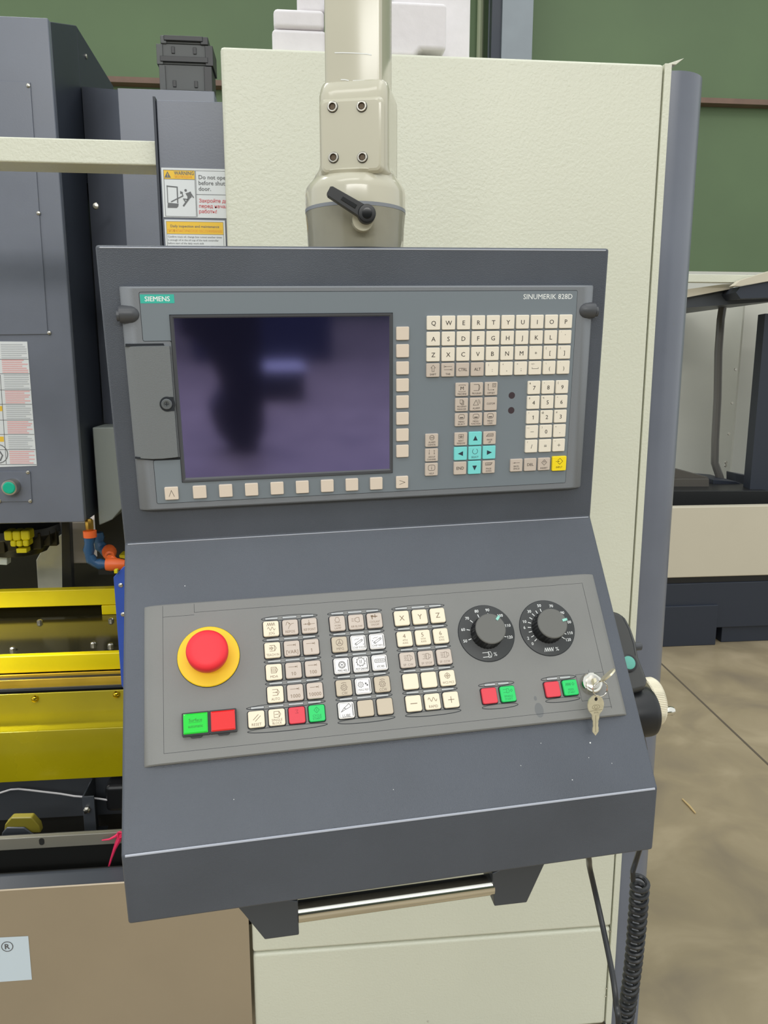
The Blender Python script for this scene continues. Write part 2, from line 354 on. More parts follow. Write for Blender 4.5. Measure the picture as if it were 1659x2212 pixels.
# label on the post
def wlabel():
    yy = 1.4385; M = XZ(yy)
    def p(px, py): q = at(px, py, Y=yy); return (q.x, q.z)
    mats = [PAPER, LYEL, LINK, LRINK, LORG]
    x0, z1 = p(348, 362); _, z0 = p(352, 469); x1 = -.119
    g = G(mats); g.box(x0, x1, yy, 1.4399, z0, z1, 0)
    def rect(a, b, c, d, m, z=.0002): g.flat([(a, c), (b, c), (b, d), (a, d)], z, m, M)
    xa, za = p(353, 367); xb, zb = p(421, 388); _, zc = p(357, 467)
    rect(xa, xb, zb, za, 1)
    for P in ([(xa, za), (xb, za), (xb, zc), (xa, zc)],): g.stroke(P, .0007, .0003, 2, True, M)
    g.stroke([(xa, zb), (xb, zb)], .0007, .0003, 2, M=M); g.stroke([(xb+.0015, za), (xb+.0015, zc)], .0007, .0003, 2, M=M)
    zm = p(425, 420)[1]; g.stroke([(xb+.0015, zm), (x1, zm)], .0008, .0003, 2, M=M); g.stroke([(xb+.0015, za), (x1, za)], .0005, .0003, 2, M=M)
    tx, tz = p(362, 378); s = .0055
    g.flat([(tx-s, tz-s*.8), (tx+s, tz-s*.8), (tx, tz+s*1.1)], .0003, 2, M); g.text('!', .005, tx, tz-.0002, .0004, 1, .03, M=M)
    wx, wz = p(396, 374); g.text('WARNING', .0058, wx+.0008, wz, .0004, 2, .02, maxw=.033, M=M)
    wx, wz = p(396, 382); g.text('ПРЕДУПРЕЖДЕНИЕ', .0035, wx, wz, .0004, 4, .02, maxw=.030, M=M)
    for i, s_ in enumerate(('Do not open', 'before shutting', 'door.')):
        q = p(429, 382.5+i*12.5); g.text(s_, .0066, q[0], q[1], .0004, 2, .01, align='L', M=M)
    for i, s_ in enumerate(('Закройте дверь', 'перед началом', 'работы!')):
        q = p(430, 433.5+i*11.5); g.text(s_, .0056, q[0], q[1], .0004, 3, .01, align='L', M=M)
    # pictogram: machine frame, arrow, struck figure
    def pl(L): return [p(330+a/9.217, 350+b/9.217) for a, b in L]
    g.stroke(pl([(282, 480), (485, 500), (498, 810)]), .0020, .0003, 2, M=M); g.stroke(pl([(285, 470), (300, 810)]), .0012, .0005, 2, M=M)
    g.flat(pl([(300, 810), (515, 830), (510, 880), (480, 915), (295, 912)]), .0003, 2, M)
    g.stroke(pl([(370, 790), (600, 675), (580, 600)]), .0016, .0006, 2, M=M); g.flat(pl([(545, 575), (605, 610), (548, 640)]), .0003, 2, M)
    c = pl([(655, 565)])[0]; g.flat(circle(.0022, 12, c[0], c[1]), .0003, 2, M)
    g.flat(pl([(650, 625), (760, 590), (775, 700), (690, 760), (690, 690)]), .0003, 2, M)
    g.stroke(pl([(740, 600), (810, 705)]), .0018, .0005, 2, M=M); g.stroke(pl([(740, 700), (615, 870)]), .0026, .0005, 2, M=M); g.stroke(pl([(690, 745), (615, 735), (650, 790)]), .0018, .0005, 2, M=M)
    for k in range(len(g.v)):          # nothing printed beyond the post's edge
        x, y, z = g.v[k]
        if x > -.1185: g.v[k] = (-.1185, y, z)
    o = g.build('warning_label', dp, base=Vector(t.location), smooth=0); o.location = (0, 0, 0); o['label'] = 'white and yellow WARNING label with a door pictogram'
    g = G([PAPER, LYEL, LINK, LORG]); x0, z1 = p(355, 474); x1 = p(486, 480)[0]; z0 = at(355, 560, Y=yy).z
    g.box(x0, x1, yy, 1.4399, z0, z1, 0)
    xa, za = p(359, 478); xb = p(482, 480)[0]; zb = p(360, 505)[1]
    rectq = [(xa, zb), (xb, zb), (xb, za), (xa, za)]; g.flat(rectq, .0002, 1, M); g.stroke(rectq, .0005, .0003, 2, True, M)
    g.stroke([(xa, zb), (xa, z0+.002), (xb, z0+.002), (xb, zb)], .0005, .0003, 2, M=M)
    q = p(421, 489); g.text('Daily inspection and maintenance', .0042, q[0], q[1], .0004, 2, .01, maxw=.093, M=M)
    q = p(421, 499); g.text('ПРОФИЛАКТИЧЕСКОЕ ОБСЛУЖИВАНИЕ', .0042, q[0], q[1], .0004, 3, .01, maxw=.093, M=M)
    for i, s_ in enumerate(('Confirm track oil, change box cutout another times', 'is enough oil in the oil cup of the tank controller', 'before start of the daily work shift')):
        q = p(363, 511+i*7); g.text(s_, .0030, q[0], q[1], .0004, 2, maxw=.092, align='L', M=M)
    o = g.build('inspection_label', dp, base=Vector(t.location), smooth=0); o.location = (0, 0, 0); o['label'] = 'white label with a yellow heading band'
wlabel()
# beige lower cover with its folded top, the rail behind it
g = G([BEIGE]); g.prism([(1.40, 0.0), (1.40, .455), (1.402, .457), (1.404, .455), (1.404, 0.0)], -1.5, -.1315, 0, Matrix(((0, 0, 1, 0), (1, 0, 0, 0), (0, 1, 0, 0), (0, 0, 0, 1)))); part(g, 'lower_cover', t)
ya = at(0, 1889, Z=.452).y
g = G([DGS]); g.box(-1.5, -.1315, 1.4045, ya, .448, .452); part(g, 'top_flange', t)
RY = ya+.03
z1 = at(0, 1813, Y=RY).z; zm = at(0, 1838, Y=RY).z
g = G([mat('rail_grey', (124, 122, 112), .4, metal=.3, var=.05)]); g.box(-1.5, -.1315, RY, RY+.004, zm, z1)
g.box(-1.5, -.1315, RY+.004, RY+.05, zm-.001, zm+.002)
part(g, 'door_rail', t, bevel=.0015)
g = G([DARK]); g.box(-1.5, -.1315, ya, ya+.004, .30, .452); g.box(-1.5, -.1315, RY+.05, RY+.054, .25, zm); part(g, 'rail_recess', t)
q = at(90, 1818, Y=RY-.0005)
g = G([DARK]); g.prism(rrect(.010, .015, .0048, 5, q.x, q.z), 0, .001, 0, XZ(RY)); part(g, 'slot', t)
# sticker with the registered mark
P = [at(*c, Y=1.3995) for c in ((-80, 2029), (61, 2022), (69, 2116), (-80, 2127))]
g = G([PAPERB, mat('sticker_grey_ink', (96, 96, 98), .6)]); g.flat([(p.x, p.z) for p in P], 0.0006, 0, XZ(1.4)); c = at(16, 2044, Y=1.4)
g.stroke(circle(.0105, 28, c.x, c.z), .0016, .0010, 1, True, XZ(1.4)); g.text('R', .0110, c.x, c.z, .0010, 1, .03, M=XZ(1.4))
o = part(g, 'registered_mark_sticker', t, smooth=0); o['label'] = 'pale blue sticker with a circled R'

# ---------------------------------------------------------------- spindle head cover
HX, HY = -.534, 1.90
t = thing('milling_spindle_unit', 'large slate grey spindle head cover at the left with two screwed plates and safety stickers', 'machine', (-.8, 2.1, 1.08)); HEAD = t
def on_h(px, py): return at(px, py, Y=HY)
def on_s(px, py): return at(px, py, X=HX)
YZM = Matrix(((0, 0, 1, 0), (1, 0, 0, 0), (0, 1, 0, 0), (0, 0, 0, 1))); zt = on_h(100, 38).z; zb = 1.078
S1 = on_s(165, 55); S2 = on_s(245, 186); yb = on_s(205, 600).y; yb2 = on_s(238, 1124).y
g = G([SLATE2]); g.box(-1.45, HX, HY, HY+.02, zb, zt)
part(g, 'front_cover', t, bevel=.003)
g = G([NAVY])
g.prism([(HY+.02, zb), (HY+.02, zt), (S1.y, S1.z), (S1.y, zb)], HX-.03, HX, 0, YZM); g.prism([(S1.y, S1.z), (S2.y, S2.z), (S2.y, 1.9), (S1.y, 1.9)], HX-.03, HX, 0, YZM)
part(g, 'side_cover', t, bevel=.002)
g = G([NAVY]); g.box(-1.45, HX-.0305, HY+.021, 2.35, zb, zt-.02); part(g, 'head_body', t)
def plate(poly, th, name, m=SLATE2):
    P = [on_h(*q) for q in poly]; g = G([m]); g.prism([(p.x, p.z) for p in P], 0, th, 0, XZ(HY)); return part(g, name, t, bevel=.001)
plate([(-120, 172), (66, 178), (104, 722), (-120, 725)], .003, 'access_plate')
plate([(-120, 1018), (66, 1018), (70, 1083), (-120, 1085)], .003, 'button_plate', SLATE2)
def screw_g(g, c, r, M, m=0):
    g.lathe([(r, 0), (r, r*.35), (r*.8, r*.6), (.0005, r*.75)], m, 12, M)
for px, py in ((62, 186), (84, 461), (107, 719), (61, 1020), (66, 1082), (0, 1082)):
    c = on_h(px, py); g = G([STEEL]); screw_g(g, c, .0045, Matrix.Translation((c.x, HY-.0025, c.z)) @ Matrix.Rotation(math.pi/2, 4, 'X')); part(g, 'screw', t)
for px, py in ((185, 122), (235, 863)):
    c = on_s(px, py); g = G([STEEL]); screw_g(g, c, .006, Matrix.Translation((HX, c.y, c.z)) @ Matrix.Rotation(math.pi/2, 4, 'Y')); part(g, 'screw', t)
# green push button on the lower plate
c = on_h(23, 1052); R = Matrix.Translation((c.x+.006, HY-.0025, c.z+.002)) @ Matrix.Rotation(math.pi/2, 4, 'X')
g = G([STEEL, GREENBTN]); g.lathe([(.019, 0), (.019, .020), (.0175, .024), (.0145, .0245)], 0, 28, R); g.lathe([(.0142, .018), (.0142, .025), (.012, .0268)], 1, 28, R); o = part(g, 'push_button', t); o['label'] = 'green push button in a metal ring'
# safety stickers at the left edge
def stickers():
    g = G([PAPER, LGINK, LPINK, LYEL, LINK]); M = XZ(HY)
    def p(px, py): q = on_h(px, py); return (q.x, q.z)
    o_ = [(-90, 737), (59, 738), (80, 1006), (-90, 1012)]
    P = [p(*q) for q in o_]; g.prism(P, 0, .0012, 0, M)
    rows = [(742, 775, 1), (776, 806, 2), (808, 841, 1), (843, 872, 2), (875, 906, 1), (909, 937, 2), (941, 970, 1), (973, 1002, 2)]
    for a, b, m in rows:
        n = 7
        for i in range(n):
            y = a+(b-a)*(i+.5)/n; xl = 2+(y-738)*.072+(0 if a < 800 else 2); xr = 56+(y-738)*.074-random.choice([0, 3, 8, 0, 12])
            g.stroke([p(xl, y), p(xr, y)], .0022, .0016, m, M=M)
        g.stroke([p(-80, b+1.2), p(59+(b-738)*.075, b+1.2)], .0012, .0015, 4, M=M)
    for a in (875, 941): g.flat([p(-60, a+2), p(5+(a-875)*.05, a+2), p(6+(a-875)*.05, a+13), p(-60, a+13)], .0016, 3, M)
    g.stroke([p(1, 810), p(14, 1002)], .0012, .0015, 4, M=M)
    c = p(-4, 980); g.stroke(circle(.022, 24, c[0], c[1]), .002, .0017, 4, True, M); g.stroke([(c[0]+.002, c[1]+.010), (c[0]+.010, c[1]-.004), (c[0]+.004, c[1]-.016)], .003, .0017, 4, M=M)
    o = part(g, 'safety_sticker', t, smooth=0); o['label'] = 'white safety sticker with rows of grey and pink text'
stickers()
# column cover behind
CY = 1.97
t = thing('column_cover', 'grey folded sheet column cover between the spindle head and the door post', 'machine cover', (-.5, 2.6, 1.0))
a = at(253, 190, Y=CY); b = at(463, 202, Y=CY); c = at(176, 187, X=HX+.002)
g = G([SLATE2]); zt2 = a.z; zb2 = at(262, 1100, Y=CY).z; zc2 = at(236, 1128, Y=CY).z
ring = [(c.x, c.y), (a.x, CY), (b.x, CY), (b.x, CY+.3), (c.x, CY+.3)]
g.prism([(a.x, CY), (b.x, CY), (b.x, CY+.3), (a.x, CY+.3)], 1.30, zt2); part(g, 'cover_panel', t, bevel=.002)
g = G([SLATE2]); e_ = .012; g.hexa([(c.x, c.y, 1.3), (a.x-.0004, CY+e_, 1.3), (a.x-.0004, CY+.3, 1.3), (c.x, c.y+.2, 1.3)], [(c.x, c.y, c.z), (a.x-.0004, CY+e_, zt2), (a.x-.0004, CY+.3, zt2), (c.x, c.y+.2, c.z)]); part(g, 'cover_side', t)
g = G([mat('casting_grey_paint', (132, 138, 134), .5)])
g.prism([(HX+.012, 1.30), (HX+.012, zc2-.01), (at(240, 1124, Y=CY).x, zc2+.004), (at(300, 1060, Y=CY).x, zb2+.05), (at(300, 1060, Y=CY).x, 1.30)], 0, .12, 0, Matrix(((1, 0, 0, 0), (0, 0, 1, CY+.01), (0, 1, 0, 0), (0, 0, 0, 1)))); part(g, 'casting', t, bevel=.003)
q = at(208, 446, Y=CY+.025); g = G([STEEL]); screw_g(g, q, .008, Matrix.Translation((q.x, CY+.022, q.z)) @ Matrix.Rotation(math.pi/2, 4, 'X')); part(g, 'screw', t)
# cable carrier standing on it
KY = CY+.06
a = at(350, 195, Y=KY); b = at(452, 195, Y=KY)
t = thing('cable_carrier', 'dark grey cable carrier of chunky links standing above the column cover', 'cable carrier', ((a.x+b.x)/2, KY+.05, zt2))
hs = [zt2, at(350, 140, Y=KY).z, at(350, 95, Y=KY).z, at(350, 76, Y=KY).z]
for k in range(3):
    z0, z1 = hs[k], hs[k+1]-.001; dx = (.004, 0, .01)[k]
    g = G([mat('carrier_plastic', (84, 86, 86), .5, var=.1, vscale=12), BLACK])
    g.box(a.x+dx, b.x-dx, KY, KY+.06, z0+.002, z1+.002, 0)
    g.box(a.x+dx-.008, a.x+dx+.006, KY-.004, KY+.08, z0, z1, 0); g.box(b.x-dx-.006, b.x-dx+.012, KY-.004, KY+.08, z0, z1, 1)
    g.box(a.x+dx, b.x-dx, KY-.006, KY, z0+.006, z0+.018, 1)
    if k < 2:
        for xx in (a.x+.03, b.x-.03): g.box(xx-.004, xx+.004, KY-.002, KY, z0+.025, z0+.04, 1)
    part(g, 'chain_link', t, bevel=.002)

# ---------------------------------------------------------------- machine interior
def zl(py, Y): return at(0, py, Y=Y).z
XR, XL = -.125, -1.6
YZ = Matrix(((0, 0, 1, 0), (1, 0, 0, 0), (0, 1, 0, 0), (0, 0, 0, 1)))
t = thing('way_cover', 'stack of oily yellow sheet covers low in the machine, left of the control box', 'machine cover', (-.9, 1.8, .4)); WC = t
Yb, Ya = 1.72, 1.77
zb0, zb1 = zl(1691, Yb), zl(1583, Yb); za0, za1 = zl(1566, Ya), zl(1501, Ya)
g = G([YSHEET]); g.box(XL, XR, Yb, Yb+.004, zb0, zb1); part(g, 'lower_sheet', t, bevel=.0015)
g = G([YSHEET]); g.prism([(Yb+.004, zb1-.003), (Ya, za0-.004), (Ya, za0), (Yb+.004, zb1+.0005)], XL, XR, 0, YZ); part(g, 'ledge', t)
g = G([YSHEET]); g.box(XL, XR, Ya, Ya+.004, za0-.004, za1); part(g, 'upper_sheet', t, bevel=.0015)
for px, py in ((76, 1509), (252, 1500)):
    c = at(px, py, Y=Ya); g = G([mat('brass_dome_nut', (210, 180, 50), .15, metal=1)]); g.lathe([(.0085, 0), (.0085, .003), (.0065, .007), (.001, .0095)], 0, 16, Matrix.Translation((c.x, Ya, c.z)) @ Matrix.Rotation(math.pi/2, 4, 'X')); part(g, 'dome_screw', t)
Yo = 1.80
g = G([OCHRE]); g.box(XL, XR, Yo, Yo+.004, zl(1492, Yo), zl(1471, Yo)); part(g, 'ochre_strip', t, bevel=.001)
g = G([DGS]); g.box(XL, XR, Yo-.005, Yo+.05, za1-.004, za1+.002); part(g, 'gap_rail', t)
Y2 = 1.88
z20, z21 = zl(1456, Y2), zl(1419, Y2)
g = G([DARK]); g.box(XL, XR, Yo+.006, Y2-.002, za1, zl(1466, Y2)); part(g, 'gap_filler', t)
g = G([OCHRE]); g.box(XL, XR, Y2-.008, Y2, zl(1467, Y2), zl(1458, Y2)); part(g, 'ochre_lip', t)
t2 = thing('guard_bar', 'front yellow guard bar above the oily covers', 'guard bar', (-.9, Y2, z20), group=None)
g = G([YBAR]); g.box(XL, XR, Y2, Y2+.02, z20, z21); part(g, 'bar', t2, bevel=.003)
# glossy table plate between the bars
zp = z21-.004
g = G([OILY]); g.box(XL, XR, Y2+.021, 2.20, zp-.01, zp)
plate_o = g.build('oil_tray', base=(-.9, 2.0, zp-.01), bevel=.002)
tag(plate_o, 'dark glossy oily steel plate between the two yellow bars', 'plate')
t3 = None
for i, (px, py) in enumerate(((86, 1343), (28, 1402), (202, 1391), (239, 1394), (240, 1339))):
    c = at(px, py, Z=zp+.003); g = G([STEEL]); g.lathe([(.008, 0), (.008, .006), (.005, .009), (.001, .0095)], 0, 10, Matrix.Translation((c.x, c.y, zp)))
    o = g.build('bolt', plate_o, base=(c.x, c.y, zp)); o.location = Vector((c.x, c.y, zp))-Vector((-.9, 2.0, zp-.01))
Y1 = 2.22
t2 = thing('guard_bar', 'rear yellow guard bar behind the glossy plate, ending in a square block', 'guard bar', (-.9, Y1, zl(1314, Y1)))
g = G([YBAR]); g.box(XL, at(249, 1300, Y=Y1).x+.05, Y1, Y1+.03, zl(1314, Y1), zl(1278, Y1)); part(g, 'bar', t2, bevel=.003)
a = at(219, 1308, Y=Y1); b = at(250, 1327, Y=Y1); g = G([YBAR]); g.box(a.x, b.x+.05, Y1-.002, Y1+.03, b.z, a.z); part(g, 'end_block', t2, bevel=.002)
# lower dark machine bed and back of the work area
zb_ = zl(1272, 2.3)
g = G([OILY]); g.box(XL, -.13, 2.30, 3.09, .50, zb_-.02)
tag(g.build('machine_bed', base=(-.9, 2.7, .5)), 'dark oily machine bed behind the rear yellow bar', 'machine bed')
g = G([DARK]); g.box(XL, .6, 3.1, 3.14, 0, 2.0); tag(g.build('rear_guard', base=(-.5, 3.12, 0)), 'black rear guard wall closing the work area of the left machine', 'guard')
def vplate(name, poly, Y, th, m, label, cat, bevel=.002):
    P = [at(*q, Y=Y) for q in poly]; cx = sum(p.x for p in P)/len(P); zz = min(p.z for p in P)
    g = G([m]); g.prism([(p.x, p.z) for p in P], 0, -th, 0, XZ(Y)); o = g.build(name, base=(cx, Y, zz), bevel=bevel)
    if label: tag(o, label, cat)
    return o
vplate('steel_way', [(82, 1276), (78, 1210), (92, 1185), (140, 1148), (144, 1150), (150, 1276)], 2.36, .05, GALV, 'shiny steel way standing upright between dark parts behind the spindle nose', 'steel guide')
vplate('column_way', [(134, 1276), (132, 1125), (150, 1125), (156, 1276)], 2.33, .03, BLACK, 'black upright strip beside the shiny steel way', 'steel guide')
o = vplate('casting_block', [(153, 1218), (149, 1125), (195, 1125), (196, 1218)], 2.40, .15, PINKW, 'pale painted casting block behind the blue coolant hose', 'casting', .008)
vplate('white_guard', [(-40, 1218), (-40, 1176), (4, 1180), (16, 1192), (15, 1221)], 2.1, .03, mat('guard_white', (196, 204, 200), .5), 'small white guard corner at the left edge under the spindle nose', 'guard')
vplate('reflected_block', [(165, 1372), (164, 1329), (200, 1329), (178, 1345)], 2.19, -.001, PINKW, None, '') if False else None
# spindle nose with yellow plugs
NY = 2.02
c = at(45, 1135, Y=NY+.10)
t = thing('spindle_nose', 'black spindle nose carrying a cluster of bright yellow plugs', 'spindle', (c.x, NY+.1, c.z-.08))
g = G([BLACK]); M = Matrix.Translation((c.x-.02, NY+.12, 0))
g.lathe([(.03, c.z-.085), (.075, c.z-.075), (.095, c.z-.045), (.115, c.z-.02), (.115, c.z+.0)], 0, 12, M); part(g, 'nose_body', t, bevel=.002)
g = G([mat('dark_bronze', (52, 48, 30), .35, metal=.5)])
for k in range(10):
    a_ = math.radians(200+k*17); x, y = c.x-.02+.10*math.cos(a_), NY+.12+.10*math.sin(a_); g.box(x-.011, x+.011, y-.011, y+.011, c.z-.058+.004*(k % 3), c.z-.01)
part(g, 'nose_bolts', t, bevel=.002)['kind'] = 'stuff'
for px, py, w_, h_ in ((18, 1157, 16, 20), (36, 1157, 16, 20), (55, 1156, 18, 20), (29, 1174, 12, 13), (42, 1174, 12, 13), (56, 1173, 12, 14)):
    q = at(px, py, Y=NY-.005); hw, hh = w_/1675*2.05/2*1.03, h_/1675*2.05/2*1.05
    g = G([YPLUG]); g.box(q.x-hw, q.x+hw, NY-.01, NY+.03, q.z-hh, q.z+hh); part(g, 'plug', t, bevel=.005)
q = at(50, 1188, Y=NY+.01); g = G([YPLUG]); g.box(q.x-.014, q.x+.012, NY, NY+.03, q.z-.006, q.z+.006); part(g, 'plug_tab', t, bevel=.002)
# coolant hoses
def hose(Y, pts, r, nodes, label, nozzle, face):
    P = [at(px, py, Y=Y+dy) for px, py, dy in pts]; t = thing('coolant_hose', label, 'hose', P[0])
    D = []
    for a_, b_ in zip(P, P[1:]):
        n = max(2, int((b_-a_).length/.012)); D += [a_.lerp(b_, i/n) for i in range(n)]
    D.append(P[-1]); rr = [r*(1.12 if i % 2 else .86) for i in range(len(D))]
    for _ in range(2): D = [D[0]]+[(D[i-1]+D[i]*2+D[i+1])/4 for i in range(1, len(D)-1)]+[D[-1]]
    g = G([BLUEH]); g.tube(D, rr, 12); part(g, 'hose_segments', t)
    d = (P[-1]-P[-2]).normalized() if face is None else Vector(face)
    q = P[-1]; M = Matrix.Translation(q) @ d.to_track_quat('Z', 'Y').to_matrix().to_4x4()
    g = G([ORANGE, BLACK]); g.lathe([(r*1.2, -.012), (r*1.35, 0), (r*1.2, .018), (r*.9, .034), (r*.62, .036)], 0, 16, M); g.lathe([(r*.5, .0362), (r*.5, .0366)], 1, 12, M)
    part(g, 'nozzle', t, label='orange nozzle')
    return t, P
t, P = hose(1.92, [(194, 1150, 0), (193, 1175, 0), (190, 1200, 0), (203, 1219, 0), (240, 1219, 0)], .0125, 8, 'blue segmented coolant hose bent to the right below the brass fitting', 1, None)
g = G([ORANGE, mat('brass', (190, 150, 70), .3, metal=1)]); q = P[0]; g.lathe([(.016, -.012), (.016, .004)], 0, 16, Matrix.Translation(q)); g.lathe([(.008, .004), (.010, .01), (.010, .03), (.007, .034)], 1, 8, Matrix.Translation(q)); part(g, 'fitting', t, label='orange ring and brass fitting')
t, P = hose(2.06, [(212, 1150, 0), (212, 1172, 0), (222, 1190, 0), (236, 1192, -.02)], .014, 8, 'dark blue coolant hose curling toward the viewer with an orange tip, behind the other hose', 1, (.25, -1, -.1))
q = at(243, 1206, Y=1.93); g = G([ORANGE]); g.tube([at(236, 1204, Y=1.94), q, at(252, 1214, Y=1.925)], .008, 10); part(g, 'joint', t, label='small orange joint')
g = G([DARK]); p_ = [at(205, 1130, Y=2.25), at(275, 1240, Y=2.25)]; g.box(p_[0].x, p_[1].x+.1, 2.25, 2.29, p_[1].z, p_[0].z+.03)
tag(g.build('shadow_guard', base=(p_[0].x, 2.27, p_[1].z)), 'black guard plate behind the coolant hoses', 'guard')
vplate('yellow_bracket', [(258, 1205), (257, 1199), (275, 1199), (275, 1208)], 2.2, .05, YBAR, 'small yellow bracket just right of the orange nozzles', 'bracket', .001)
# blue plate beside the control box
t_ = vplate('blue_plate', [(245, 1247), (267, 1224), (300, 1224), (300, 1495), (266, 1487), (262, 1480)], 1.66, .006, BLUEP, 'blue vertical steel plate at the left edge of the control box', 'plate', .0015)
for px, py in ((261, 1264), (266, 1327)):
    c = at(px, py, Y=1.66); g = G([STEEL]); g.lathe([(.005, 0), (.005, .0015), (.002, .003)], 0, 10, Matrix.Translation((c.x, 1.66, c.z)) @ Matrix.Rotation(math.pi/2, 4, 'X'))
    o = g.build('rivet', t_, base=Vector((c.x, 1.66, c.z))); o.location = Vector((c.x, 1.66, c.z))-t_.location
c = at(253, 1233, Y=1.655); g = G([YPLUG]); g.box(c.x-.005, c.x+.002, 1.648, 1.66, c.z-.004, c.z+.004); o = g.build('yellow_cap', t_, base=c, bevel=.001); o.location = Vector(c)-t_.location
q = at(285, 1490, Y=1.66); g = G([BLUEP]); g.box(q.x, q.x+.02, 1.6605, 1.7695, q.z-.03, q.z+.02); o = g.build('mounting_lug', t_, base=q); o.location = Vector(q)-t_.location
# zone below the yellow covers
g = G([DGS]); z0, z1 = zl(1772, 1.80), zl(1680, 1.80); g.box(XL, XR, 1.80, 1.804, z0, z1+.03); tag(g.build('lower_guard', base=(-.9, 1.8, z0)), 'dark grey guard sheet under the yellow covers', 'guard')
a = at(236, 1684, Y=1.79); b = at(262, 1730, Y=1.79); g = G([BLACK]); g.box(a.x, b.x+.08, 1.74, 1.797, b.z, a.z+.01); tag(g.build('side_block', base=(a.x, 1.77, b.z), bevel=.012, seg=4), 'black rounded block under the right end of the yellow covers', 'block')
g = G([DARK]); g.box(XL, XR, 1.81, 1.85, .25, zl(1770, 1.8)+.01); tag(g.build('sump_wall', base=(-.9, 1.83, .25)), 'black sump wall below the dark grey guard sheet', 'guard')
a = at(165, 1722, Y=1.70); b = at(208, 1790, Y=1.70)
t = thing('bracket', 'dark steel angle bracket with one bolt under the yellow covers', 'bracket', (a.x, 1.70, b.z))
g = G([DGS]); g.box(a.x+.012, b.x, 1.70, 1.704, b.z-.06, a.z); g.box(a.x+.012, a.x+.016, 1.704, 1.80, b.z-.06, a.z); g.box(a.x+.012, b.x, 1.704, 1.80, b.z-.06, b.z-.056); part(g, 'angle_plate', t, bevel=.001)
c = at(189, 1747, Y=1.70); g = G([STEEL]); g.lathe([(.008, 0), (.008, .006), (.004, .010), (.004, .016)], 0, 6, Matrix.Translation((c.x, 1.70, c.z)) @ Matrix.Rotation(math.pi/2, 4, 'X')); part(g, 'bolt', t)
a = at(8, 1768, Y=1.62); b = at(88, 1768, Y=1.62)
g = G([mat('olive_yellow', (128, 118, 40), .4), DGS]); P = [at(*q, Y=1.62) for q in ((8, 1800), (10, 1782), (24, 1767), (68, 1766), (84, 1784), (88, 1800))]
g.prism([(p.x, p.z) for p in P], 0, -.02, 0, XZ(1.62)); P2 = [at(*q, Y=1.612) for q in ((0, 1822), (4, 1800), (14, 1788), (52, 1788), (78, 1808), (80, 1818))]; g.prism([(p.x, p.z) for p in P2], 0, -.006, 1, XZ(1.612))
tag(g.build('yellow_casting', base=(a.x, 1.62, P[0].z-.02), bevel=.003), 'olive yellow chamfered casting rising behind the slotted rail', 'casting')
g = G([mat('white_string', (214, 212, 214), .7)])
P = [at(*q, Y=1.745) for q in ((-30, 1724), (0, 1713), (22, 1706), (40, 1703), (60, 1706), (95, 1710), (130, 1714), (160, 1719), (185, 1721), (215, 1726), (240, 1730), (262, 1731))]
g.tube([p+Vector((0, random.uniform(-.002, .002), random.uniform(-.0012, .0012))) for p in P], .0022, 6); tag(g.build('white_string', base=P[5]), 'thin white string stretched across the dark guard sheet', 'string')
g = G([PINK]); Yr = RY-.004
P = [at(*q, Y=Yr) for q in ((234, 1876), (240, 1855), (248, 1832), (256, 1814), (262, 1800))]
g.tube(P, [.002, .0022, .0035, .0055, .003], 6); g.tube([at(*q, Y=Yr-.002) for q in ((220, 1815), (236, 1813), (250, 1806), (260, 1796))], [.0012, .002, .003, .002], 6)
g.tube([at(*q, Y=Yr-.004) for q in ((255, 1798), (264, 1797), (263, 1808), (254, 1812))], .002, 6, closed=True)
tag(g.build('red_ribbon', base=P[2]), 'red plastic ribbon tied to the rail at the left edge of the control box', 'ribbon')

# ---------------------------------------------------------------- neighbouring machine at the right
MY = 3.70
t = thing('neighbour_machine', 'cream and navy machining centre standing open in the right background', 'machine', (2.4, 4.2, 0))
xl, xr = 1.62, 4.2
g = G([mat('neighbour_cream', (206, 198, 178), .5, var=.02, vscale=3)]); NC = MATS['neighbour_cream']
zt_, zb_ = at(1440, 1096, Y=MY).z, at(1440, 1249, Y=MY).z
g.box(xl, xr, MY, MY+.05, zb_, zt_); part(g, 'front_rail', t, bevel=.006)
g = G([BLACK]); g.box(xl, xr, MY+.02, MY+.06, zb_-.04, zb_); part(g, 'rail_gap', t)
zn = at(1440, 1262, Y=MY+.01).z
g = G([mat('neighbour_navy', (44, 50, 62), .5)]); NN = MATS['neighbour_navy']; g.box(xl, xr, MY+.01, 5.6, .09, zn); part(g, 'base', t, bevel=.004)
xs = at(1545, 1370, Y=MY+.005).x
g = G([NN]); g.box(xl, xs, MY-.005, MY+.3, .0, .22); g.box(xs+.05, xr, MY+.03, MY+.3, 0, .09); part(g, 'skirt', t, bevel=.004)
g = G([mat('neighbour_inner', (206, 205, 194), .5, var=.04, vscale=2)]); NI = MATS['neighbour_inner']
g.box(xl, 4.2, 5.0, 5.03, .5, 2.05); part(g, 'rear_panel', t)
a = at(1598, 800, Y=4.7)
g = G([NI]); g.prism([(a.x, 4.70), (a.x+.5, 4.45), (a.x+.5, 4.47), (a.x, 4.72)], .5, 2.0); part(g, 'side_panel', t, label='angled inner panel with rows of rivets')
g = G([STEEL])
for px in (1606, 1652):
    for py in (798, 872, 940, 1003, 1010):
        q = at(px-(py-798)*.1, py, Y=4.62); g.lathe([(.010, 0), (.008, .004)], 0, 8, Matrix.Translation((q.x, 4.70-(q.x-a.x)*.5-.002, q.z)) @ Matrix.Rotation(math.pi/2, 4, 'X'))
o = part(g, 'panel_rivets', t); o['kind'] = 'stuff'
g = G([NN]); a = at(1641, 900, Y=4.0); g.prism([(a.x-.02, 4.0), (a.x+.3, 4.0), (a.x+.3, 4.1), (a.x, 4.1)], .5, 1.72); part(g, 'inner_post', t)
